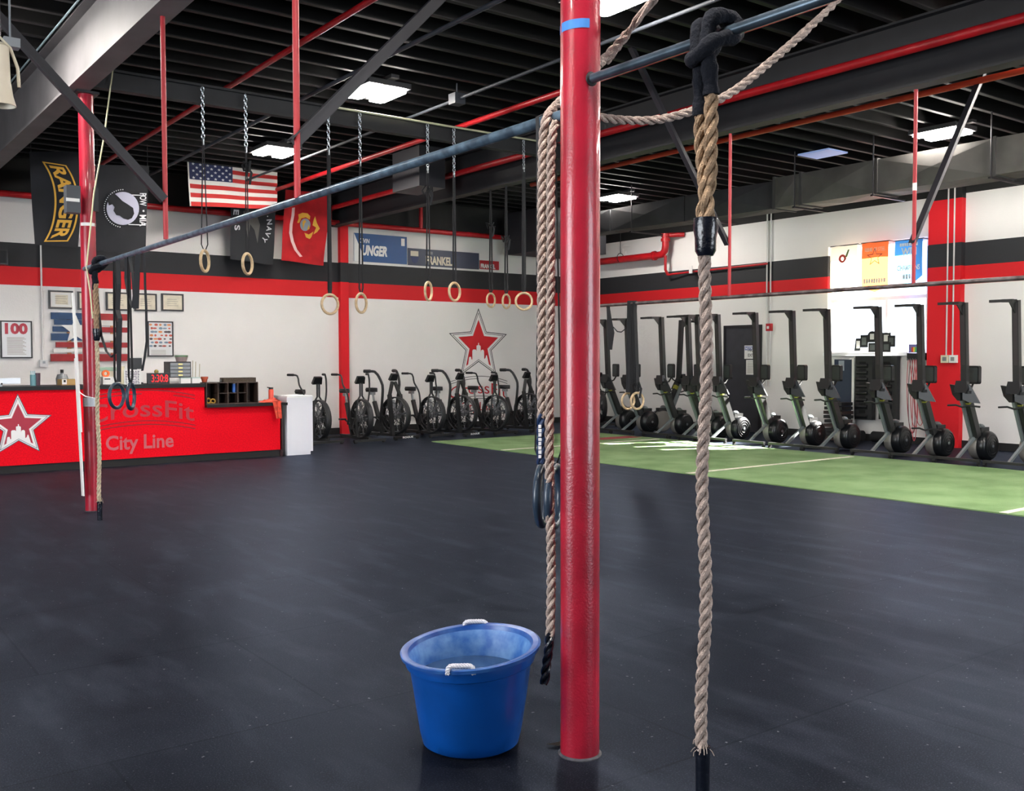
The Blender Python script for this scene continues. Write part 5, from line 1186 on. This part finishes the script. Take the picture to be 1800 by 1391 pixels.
# ================================================================== ROWING MACHINES stored upright
m_fram = M('rower_grey', (132, 140, 142), .4, .4); m_fdark = M('rower_dark', (34, 35, 36), .45); m_rim = M('cage_rim', (150, 148, 144), .5, .5); m_disc = M('flywheel_black', (20, 22, 25), .3)
def rower():
    # local: x toward the wall, y along the crossbar, z up
    t = thing('rowing_machine', 'x', 'rowing machine', (0, 0, 0), 'rowing machines stored upright')
    P = lambda x, z: Vector((x, 0, z))
    rl = MB().bar(P(.20, .98), P(.13, 2.19), .085, .07, (1, 0, 0)).build('monorail', m_fdark, t)
    MB().bar(P(.155, 1.2), P(.095, 2.15), .05, .004, (1, 0, 0)).build('rail_decal', M('decal_dark', (50, 46, 48), .4), rl)
    # rear leg: strut, gusset, crossbar
    mb = MB(); mb.bar(P(.12, 2.18), P(-.20, 2.17), .035, .04); mb.bar(P(-.20, 2.17)+Vector((0, -.13, 0)), P(-.20, 2.17)+Vector((0, .17, 0)), .045, .035); mb.prism([(.10, 2.16), (.10, 2.02), (-.05, 2.16)], Frame((0, .006, 0), (1, 0, 0), (0, 0, 1)), 0, .012); mb.build('rear_leg', m_fdark, t)
    # lower frame: light channel in front, dark one behind
    MB().bar(P(.155, .92)+Vector((0, .03, 0)), P(.44, .34)+Vector((0, .03, 0)), .034, .07).build('main_frame', m_fram, t)
    MB().bar(P(.20, .95)+Vector((0, -.03, 0)), P(.48, .36)+Vector((0, -.03, 0)), .06, .10).build('chain_channel', m_fdark, t)
    MB().bar(P(.225, .90)+Vector((0, -.03, 0)), P(.258, .83)+Vector((0, -.03, 0)), .062, .102).build('yellow_label', M('label_yellow', (150, 150, 50), .5), t)
    # foot boards
    for s_ in (-1, 1):
        F_ = Frame((.12, 0, 0), Vector((.35, -1, 0)) if s_ < 0 else Vector((-.25, -1, 0)), (0, 0, 1)); mb = MB()
        mb.prism([(.01, 1.10), (.01, .88), (.10, .84), (.23, .83), (.10, 1.08)] if s_ < 0 else [(-.01, 1.06), (-.20, 1.08), (-.15, .94), (-.06, .86), (-.01, .86)], F_, -.02, .02)
        f_ = mb.build('foot_board', m_plast, t)
        MB().band([F_.p(-s_*.04, .98, .02), F_.p(-s_*.08, .98, .06), F_.p(-s_*.12, .98, .02)], F_.v, .04, .004).build('foot_strap', m_web, f_)
    mb = MB(); mb.prism([(-.08, -.03), (.08, -.03), (.095, .02), (.075, .13), (-.075, .13), (-.095, .02)], Frame((.13, 0, 1.0), (0, -1, 0), Vector((.1, 0, 1))), -.02, .05); mb.build('frame_head', m_plast, t)
    # monitor on its arm
    MB().tube([P(.22, .98), P(.34, 1.02), P(.42, 1.12)], .014, 8).build('monitor_arm', m_fdark, t, True)
    mb = MB(); Fm = Frame((.37, -.03, 1.21), Vector((-.25, -1, 0)), (0, 0, 1)); rr = .03; pl = []
    for cx__, cy__, a0_ in ((.10-rr, .125-rr, 0), (-.10+rr, .125-rr, 90), (-.10+rr, -.125+rr, 180), (.10-rr, -.125+rr, 270)):
        for k_ in range(4): an = rad(a0_+30*k_); pl.append((cx__+rr*math.cos(an), cy__+rr*math.sin(an)))
    mb.prism(pl, Fm, -.02, .03); m_ = mb.build('monitor', m_plast, t); mb = MB(); mb.prism([(a*.8, b*.8) for a, b in pl], Fm, .03, .033); mb.build('monitor_back', M('monitor_grey', (58, 64, 64), .4), m_)
    # pull handle
    MB().tube([Vector((.15, .22, .79)), Vector((.13, .09, .80)), Vector((.13, 0, .775)), Vector((.13, -.09, .80)), Vector((.15, -.24, .785))], .013, 8).build('handle', m_rubber, t, True)
    # flywheel
    fx, fz, R = .66, .225, .205
    mb = MB().lathe([(.001, -.145), (R-.05, -.145), (R-.02, -.13), (R, -.10), (R+.004, -.05), (R+.004, -.025), (R-.012, -.015)], (fx, 0, fz), (0, 1, 0), 36); mb.build('flywheel_cover', m_disc, t, True)
    MB().lathe([(R-.012, -.02), (R-.004, -.01), (R-.004, .09), (R-.02, .11), (.001, .115)], (fx, 0, fz), (0, 1, 0), 36).build('flywheel_cage', m_rim, t, True)
    mb = MB()
    for rr in (.165, .125, .085): mb.torus((fx, -.147, fz), rr-.012, .004, (1, 0, 0), (0, 0, 1), 30, 5)
    mb.build('cover_rings', m_fdark, t, True)
    MB().cyl((fx, -.146, fz), .022, .01, (0, -1, 0), 14).build('hub', m_silver, t, True)
    MB().box(.53, .74, -.05, .06, fz+R-.02, fz+R+.05).build('seat', m_fdark, t)
    MB().lathe([(.001, 0), (.05, 0), (.06, .02), (.03, .05), (.001, .055)], (.60, 0, fz+R+.045), n=14).build('bearing_cover', m_fram, t, True)
    # front leg, crossbar and casters
    MB().bar(P(.44, .34), P(.02, .08), .036, .036).build('front_leg', m_fram, t)
    cb = MB().bar((0, -.33, .075), (0, .33, .075), .05, .035).build('front_foot', m_fdark, t)
    for s_ in (-1, 1): MB().cyl((-.0, s_*.31-.012, .032), .032, .024, (0, 1, 0), 14).box(-.015, .015, s_*.31-.018, s_*.31+.018, .03, .075).build('caster', m_rubber, cb, True)
    return t
r0 = rower()
ROW = [(1069, 12.86, 'rowing machine nearest the far corner, partly behind the foreground column'), (1106, 12.86, 'rowing machine behind the thick bundle of black straps'),
       (1166, 12.86, 'rowing machine just right of the overlapping wooden rings'), (1213, 12.86, 'rowing machine standing second in the tight cluster left of the knotted rope'),
       (1230, 12.80, 'rowing machine closest in front in the tight cluster left of the knotted rope'), (1265, 12.86, 'rowing machine whose rail is hidden behind the climbing rope'),
       (1331, 12.86, 'rowing machine in front of the dark door with notices'), (1396, 12.86, 'rowing machine standing just right of the red fire alarm box'),
       (1457, 12.86, 'rowing machine at the left edge of the window'), (1547, 12.86, 'rowing machine before the middle of the window'),
       (1621, 12.86, 'rowing machine in front of the hanging red jump ropes'), (1698, 12.86, 'rowing machine in front of the red wall pilaster'),
       (1790, 12.86, 'rowing machine at the right edge of the picture')]
for i, (px, xr_, lab) in enumerate(ROW):
    o_ = r0 if i == 0 else copytree(r0)
    p = onX(px-4, 548, xr_); a = rad(-1)
    # rail top sits .13 from the crossbar
    dx = rotz((.13, 0, 0), a); o_.location = (p.x-dx.x, p.y-dx.y, 0); o_.rotation_euler = (0, 0, a); o_['label'] = lab
    if px == 1621:
        for ch in o_.children:
            if ch.name.startswith('handle'): ch.location = (.17, 0, -.36)
# one machine further back leaning the other way
o_ = copytree(r0); p = onX(1198, 563, 14.25); a = rad(176); dx = rotz((.13, 0, 0), a)
o_.location = (p.x-dx.x+.0, p.y-dx.y, 0); o_.rotation_euler = (0, 0, a); o_['label'] = 'rowing machine turned the opposite way behind the tight cluster'

# ================================================================== RIGHT WALL ITEMS
FBx = Frame((WX, 0, 0), (0, -1, 0), (0, 0, 1))
def wallbox(name, label, cat, q, mat, d0=0, d1=.06, part_='box'):
    a0_, a1_, b0_, b1_ = rectB(q, WX-d1); t = thing(name, label, cat, (WX, -(a0_+a1_)/2, b0_))
    MB().fbox(FBx, a0_, a1_, b0_, b1_, d0, d1).build(part_, mat, t); return t, a0_, a1_, b0_, b1_
t, a0_, a1_, b0_, b1_ = wallbox('door_sign', 'white notice sign with a blue band on the dark door', 'sign', ((1308.5, 607.5), (1328.5, 631)), m_white, .03, .036, 'panel')
MB().fbox(FBx, a0_+.01, a1_-.01, b1_-.09, b1_-.02, .036, .038).build('blue_band', M('notice_blue', (60, 80, 160), .6), t)
mb = MB(); addtext(mb, fit_text('NOTICE', a0_+.02, a1_-.02, b1_-.08, b1_-.03, .03), lambda a, b: FBx.p(a, b, .040)); mb.build('lettering', m_txt_w, t)
for w_, c0, c1 in (('NO', b0_+.14, b0_+.20), ('EXIT', b0_+.04, b0_+.10)):
    mb = MB(); addtext(mb, fit_text(w_, a0_+.09, a1_-.04, c0, c1, .02), lambda a, b: FBx.p(a, b, .038)); mb.build('lettering', M('ink_dark', (70, 70, 74), .7), t)
t, a0_, a1_, b0_, b1_ = wallbox('paper_notice', 'plain white printed page on the dark door under the notice sign', 'notice', ((1311.5, 633), (1328, 659)), m_white, .03, .034, 'page')
mb = MB()
for k_ in range(8): mb.fbox(FBx, a0_+.03, a1_-.03, b0_+.04+k_*.03, b0_+.048+k_*.03, .034, .0355)
mb.build('print', m_ink, t)
t, a0_, a1_, b0_, b1_ = wallbox('fire_alarm_pull', 'small red fire alarm box on the wall right of the dark door', 'fire alarm', ((1346, 569), (1355, 582)), M('alarm_red', (170, 30, 40), .4))
MB().fbox(FBx, a0_+.03, a1_-.04, b0_+.04, b1_-.05, .06, .068).build('handle', m_white, t)
m_emt = M('conduit_white', (208, 208, 208), .4)
for px0, px1, lab in ((1348, 1346.5, 'left one of the two thin conduits above and below the fire alarm'), (1354.5, 1353, 'right one of the two thin conduits above and below the fire alarm')):
    yy = onX(px0, 500, WX-.03).y; single('conduit', MB().tube([(WX-.03, yy, 4.3), (WX-.03, yy, .9)], .014, 8), m_emt, lab, 'conduit', 'white wall conduits', True)
for px, lab in ((1664.5, 'left white conduit on the red pilaster'), (1675.5, 'right white conduit on the red pilaster')):
    yy = onX(px, 500, WX-.15).y; zz = onX(px, 625, WX-.15).z; single('conduit', MB().tube([(WX-.14, yy, 4.3), (WX-.14, yy, zz)], .012, 8), m_emt, lab, 'conduit', 'white wall conduits', True)
for px0, px1, lab, m_ in ((1653.5, 1666.5, 'cream outlet box, left of two, on the red pilaster', M('cream', (222, 214, 186), .5)), (1668, 1680.5, 'white outlet box, right of two, on the red pilaster', m_white)):
    a_ = onX(px0, 631, WX-.18); b_ = onX(px1, 631, WX-.18); zt = onX(1660, 624.5, WX-.18).z; zb2 = onX(1660, 638, WX-.18).z
    t = thing('outlet_box', lab, 'outlet', (WX-.12, (a_.y+b_.y)/2, zb2), 'outlet boxes on the red pilaster')
    MB().box(WX-.18, WX-.12, b_.y, a_.y, zb2, zt).build('box', m_, t); MB().box(WX-.185, WX-.18, b_.y+.03, a_.y-.03, zb2+.03, zt-.03).build('plate', m_silver, t)
yy = onX(1242.5, 450, WX-.03).y; t = thing('switch_box', 'small grey switch box at the end of a short conduit above the black stripe', 'switch', (WX-.03, yy, 3.3))
z_ = onX(1243, 457, WX-.05).z; MB().tube([(WX-.03, yy, 4.3), (WX-.03, yy, z_+.1)], .012, 8).build('conduit', m_emt, t, True); MB().box(WX-.07, WX, yy-.08, yy+.08, z_-.1, z_+.1).build('box', m_silver, t)
# banners in front of the window's upper light
def banner(label, px0, px1, pyt, pyb, pyp, color, glow):
    x_ = WX-.16; a_ = onX(px0, pyt, x_); b_ = onX(px1, pyt, x_); zt = a_.z; zb2 = onX((px0+px1)/2, pyb, x_).z; zp = onX((px0+px1)/2, pyp, x_).z
    t = thing('hanging_banner', label, 'banner', (x_, (a_.y+b_.y)/2, zp), 'pennant banners in the window'); F_ = Frame((x_, a_.y, 0), (0, -1, 0), (0, 0, 1)); W_ = a_.y-b_.y
    mt = bpy.data.materials.new('banner_cloth_%d_%d_%d' % color); mt.use_nodes = True; nt = mt.node_tree; b = nt.nodes['Principled BSDF']; b.inputs['Base Color'].default_value = rgb(color); b.inputs['Roughness'].default_value = .9
    tl = nt.nodes.new('ShaderNodeBsdfTranslucent'); tl.inputs[0].default_value = rgb(glow); mx = nt.nodes.new('ShaderNodeMixShader'); mx.inputs[0].default_value = .45
    nt.links.new(b.outputs[0], mx.inputs[1]); nt.links.new(tl.outputs[0], mx.inputs[2]); nt.links.new(mx.outputs[0], nt.nodes['Material Output'].inputs[0])
    mb = MB(); nx, nz = 14, 12; vs = []
    for j in range(nz+1):
        for i in range(nx+1):
            u = i/nx; edge = zb2+(zp-zb2)*(1-abs(2*u-1)); vs.append(F_.p(W_*u, zt+(edge-zt)*j/nz, .008*math.sin(u*6+j*.3)))
    mb.add(vs, [(j*(nx+1)+i, (j+1)*(nx+1)+i, (j+1)*(nx+1)+i+1, j*(nx+1)+i+1) for j in range(nz) for i in range(nx)]); mb.build('cloth', mt, t, True)
    MB().tube([F_.p(-.02, zt, 0), F_.p(W_+.02, zt, 0)], .008, 8).build('hanging_rod', m_dsteel, t)
    for u in (0, W_): MB().bar(F_.p(u, zt, 0), F_.p(u, zt, -.16), .012, .012).build('bracket', m_dsteel, t)
    return t, F_, W_, zt, zb2, zp
t, F_, W_, zt, zb2, zp = banner('pale cream pennant banner with a small red round emblem, left of three', 1461.5, 1507, 434, 508, 517, (226, 206, 168), (250, 240, 215))
zc_ = onX(1481.5, 455, WX-.16).z; n = 20
mb = MB(); o_p = [(W_*.45+.075*math.cos(2*PI*i/n), zc_+.075*math.sin(2*PI*i/n)) for i in range(n)]; i_p = [(W_*.45+.035*math.cos(2*PI*i/n), zc_+.035*math.sin(2*PI*i/n)) for i in range(n)]; mb.ringpoly(o_p, i_p, F_, 0, .012); mb.build('emblem_ring', M('emblem_red', (200, 70, 60), .8), t)
mb = MB(); mb.prism([(W_*.55, zc_+.03), (W_*.62, zc_+.02), (W_*.72, zc_+.15), (W_*.66, zc_+.15)], F_, .010, .012); mb.build('emblem_leaf', M('leaf_green', (110, 130, 80), .8), t)
t, F_, W_, zt, zb2, zp = banner('orange-red pennant banner with an outlined star, middle of three', 1515.5, 1562, 428, 504, 514, (206, 62, 34), (250, 120, 60))
mb = MB(); zc_ = onX(1539, 452, WX-.16).z; mb.ringpoly(star(W_*.5, zc_, .16), star(W_*.5, zc_, .13), F_, 0, .012); mb.build('star_outline', M('banner_dark', (120, 50, 60), .8), t)
mb = MB(); blocks(mb, W_*.12, W_*.42, zt-.16, zt-.09, 5, lambda a, b: F_.p(a, b, .012)); addtext(mb, fit_text('OF STEEL', W_*.46, W_*.90, zt-.16, zt-.09, .03), lambda a, b: F_.p(a, b, .012)); mb.build('lettering', M('banner_peach', (246, 190, 160), .8), t)
mb = MB(); blocks(mb, W_*.08, W_*.92, zb2+.06, zb2+.14, 9, lambda a, b: F_.p(a, b, .012), 4); mb.build('worn_print', m_fw, t)
t, F_, W_, zt, zb2, zp = banner('blue pennant banner with white letters and a pointed end, right of three', 1573.5, 1622, 424, 486, 506, (28, 88, 170), (90, 170, 230))
mb = MB(); addtext(mb, fit_text('WIN', W_*.25, W_*.80, zt-.26, zt-.13, .04), lambda a, b: F_.p(a, b, .012)); mb.build('lettering', m_fw, t)
mb = MB(); blocks(mb, W_*.18, W_*.85, zt-.11, zt-.05, 8, lambda a, b: F_.p(a, b, .012), 5); mb.build('worn_print', m_fw, t)
mb = MB(); addtext(mb, fit_text('CHAMPIONS', W_*.10, W_*.92, zb2+.10, zb2+.19, .03), lambda a, b: F_.p(a, b, .012)); mb.build('lettering', m_fw, t)
mb = MB(); blocks(mb, W_*.3, W_*.72, zb2-.05, zb2+.04, 4, lambda a, b: F_.p(a, b, .012), 6); mb.build('worn_print', m_fw, t)
# plaques on the window sill
m_pq = [M('plaque_black', (30, 34, 34), .3), M('plaque_card', (206, 206, 200), .5)]
for i, (a, b, c_, d_, lab) in enumerate(((1504, 1514, 595, 617, 'narrow slanted black plaque at the left end of the sill'), (1513, 1526, 589, 611, 'black framed plaque behind the slanted one on the window sill'), (1525, 1542, 582, 602, 'round-topped black plaque left of the middle window rail'), (1527, 1541, 603, 619, 'small black plaque below the round-topped one on the sill'), (1551.5, 1566, 585, 604, 'black framed certificate plaque right of the middle machine on the sill'), (1561, 1574, 590, 610, 'green-black plaque at the right end of the group on the sill'), (1551, 1566, 602, 619, 'wide low black plaque in front of the framed certificate plaque'))):
    x_ = WX-.16-.012*i; p = onX(a, (c_+d_)/2, x_); q_ = onX(b, (c_+d_)/2, x_); zt = onX((a+b)/2, c_, x_).z; zb2 = onX((a+b)/2, d_, x_).z
    t = thing('award_plaque', lab, 'plaque', (x_, (p.y+q_.y)/2, zb2), 'award plaques on the window sill'); F_ = Frame((x_, p.y, zb2), (0, -1, 0), (0, 0, 1)); W_, H_ = p.y-q_.y, zt-zb2
    pl = [(0, 0), (W_, 0), (W_, H_), (0, H_)] if i not in (0, 2) else ([(-.02, 0), (W_-.02, 0), (W_+.01, H_), (.01, H_)] if i == 0 else [(0, 0), (W_, 0), (W_, H_*.5)]+[(W_/2+W_/2*math.cos(rad(k_*30)), H_*.5+H_*.5*math.sin(rad(k_*30))) for k_ in range(1, 6)]+[(0, H_*.5)])
    mb = MB(); mb.prism(pl, F_, 0, .01); mb.build('board', m_pq[0], t)
    mb = MB(); mb.prism([(W_*.2, H_*.2), (W_*.8, H_*.2), (W_*.8, H_*.8), (W_*.2, H_*.8)] if i != 2 else [(W_*.3, H_*.25), (W_*.7, H_*.25), (W_*.7, H_*.75), (W_*.3, H_*.75)], F_, .01, .013); mb.build('card', m_pq[1] if i in (2, 4, 0) else M('plaque_grey', (84, 90, 88), .4), t)
sh = single('sill_shelf', MB().box(WX-.26, WX-.125, 9.55, 10.45, 1.50, 1.525), m_vinyl, 'narrow white shelf under the plaques along the window sill', 'shelf')
# rainbow picture + rope hanger with jump ropes
t, a0_, a1_, b0_, b1_ = wallbox('small_picture', 'small purple picture with a rainbow coloured patch beside the window rail', 'picture', ((1597.5, 605.5), (1613, 620)), M('picture_purple', (110, 104, 160), .6), .12, .14, 'card')
for k_, c_ in enumerate(((200, 60, 50), (220, 190, 60), (80, 170, 100), (70, 110, 190))): MB().fbox(FBx, a0_+.05+.03*k_, a0_+.08+.03*k_, b0_+.01, b0_+.09, .14, .143).build('colour_patch', M('patch_%d' % k_, c_, .7), t)
t, a0_, a1_, b0_, b1_ = wallbox('rope_hanger', 'black wall bracket from which the red jump ropes hang', 'rack', ((1594, 621), (1626, 633.5)), m_plast, .0, .14, 'bracket')
mb = MB()
for k_ in range(6): u = a0_+.04+k_*(a1_-a0_-.08)/5; mb.tube([FBx.p(u, b0_+.02, .14), FBx.p(u, b0_+.0, .18), FBx.p(u, b0_+.03, .19)], .005, 5)
mb.build('hooks', m_silver, t)
m_jr = [M('jump_rope_red', (190, 84, 90), .6), M('jump_rope_dark', (96, 60, 66), .6)]
random.seed(11)
for k_ in range(6):
    u0 = a0_+.05+k_*(a1_-a0_-.1)/5; L = random.uniform(1.05, 1.42); wd = random.uniform(.05, .13); sk_ = random.uniform(-.06, .10); pts = []
    for i in range(25):
        s_ = i/24; an = PI*s_
        pts.append(FBx.p(u0-.012+.024*s_+wd*math.sin((s_*2-1)*PI*.5)*math.sin(an)**.6*1.0+sk_*math.sin(an), b0_+.01-L*math.sin(an)**.75, .16+.012*k_*.5))
    single('jump_rope', MB().tube(frames(pts, .06), .006, 5), m_jr[0] if k_ != 1 else m_jr[1], ('dark red' if k_ == 1 else 'red')+' looped jump rope, %s on the black wall bracket' % ('leftmost', 'second from the left', 'third from the left', 'third from the right', 'second from the right', 'rightmost')[k_], 'jump rope', 'jump ropes on the bracket', True)
# storage under the window
def upr(name, label, cat, px0, px1, pyt, pyb, x_, dep, mat, group=None, part_='body'):
    a_ = onX(px0, (pyt+pyb)/2, x_); b_ = onX(px1, (pyt+pyb)/2, x_); zt = onX((px0+px1)/2, pyt, x_).z; zb2 = max(.0, onX((px0+px1)/2, pyb, x_).z)
    t = thing(name, label, cat, (x_+dep/2, (a_.y+b_.y)/2, zb2), group); MB().box(x_, x_+dep, b_.y, a_.y, zb2, zt).build(part_, mat, t)
    return t, Frame((x_, a_.y, zb2), (0, -1, 0), (0, 0, 1)), a_.y-b_.y, zt-zb2
t, F_, W_, H_ = upr('leaning_board', 'tall dark blue panel with a pale label leaning left of the foam roller stand', 'panel', 1466, 1498, 632, 742, WX-.12, .05, M('panel_navy', (40, 52, 72), .5), part_='panel')
MB().fbox(F_, W_*.25, W_*.55, H_*.82, H_*.98, 0, .006).build('label', M('label_pale', (150, 160, 170), .5), t)
MB().fbox(F_, W_, W_+.045, 0, H_+.03, -.02, .02).build('white_edge', m_white, t)
for j, (a, b, lab) in enumerate(((1503, 1538, 'black foam roller stand with notched slots, left of two under the window'), (1545, 1581, 'black foam roller stand, right of two under the window'))):
    t, F_, W_, H_ = upr('roller_stand', lab, 'rack', a, b-5, 626, 738, WX-.14, .10, m_rubber, 'roller stands under the window', 'board')
    for k_ in range(8): MB().fbox(F_, W_*.24, W_*.62, H_*(.10+.108*k_), H_*(.155+.108*k_), -.0, .004).build('slot', M('slot_black', (6, 6, 7), .9), t)
    for k_ in range(8): MB().lathe([(.001, 0), (.034, 0), (.034, W_*.62), (.001, W_*.62)], F_.p(W_*.12, H_*(.20+.108*k_), .0) if k_ < 7 else F_.p(W_*.12, H_*.05, .0), (0, -1, 0), 12).build('roller', m_plast, t, True)
    c = F_.p(-.05, -.02, .08); MB().cyl((c.x, c.y, .10), .09, W_*.8, (0, -1, 0), 20).build('floor_roller', m_web, t, True)
# stack of plates left of them
for k_ in range(9):
    a_ = onX(1453+((k_*3) % 4), 700, WX-.55); b_ = onX(1482+((k_*2) % 3), 700, WX-.55); c = (a_+b_)/2
    z_ = .02+k_*.075
    single('stacked_mat', MB().box(WX-.62, WX-.30, c.y-.19+.01*((k_*5) % 3), c.y+.17+.01*((k_*7) % 4), z_, z_+.055), m_rubber if k_ % 3 else M('mat_brown', (52, 40, 38), .7), 'black exercise mat in the stack below the window, %s' % ('lowest', 'second from the floor', 'third from the floor', 'fourth from the floor', 'in the middle', 'fourth from the top', 'third from the top', 'second from the top', 'topmost')[k_], 'mat', 'stacked exercise mats')
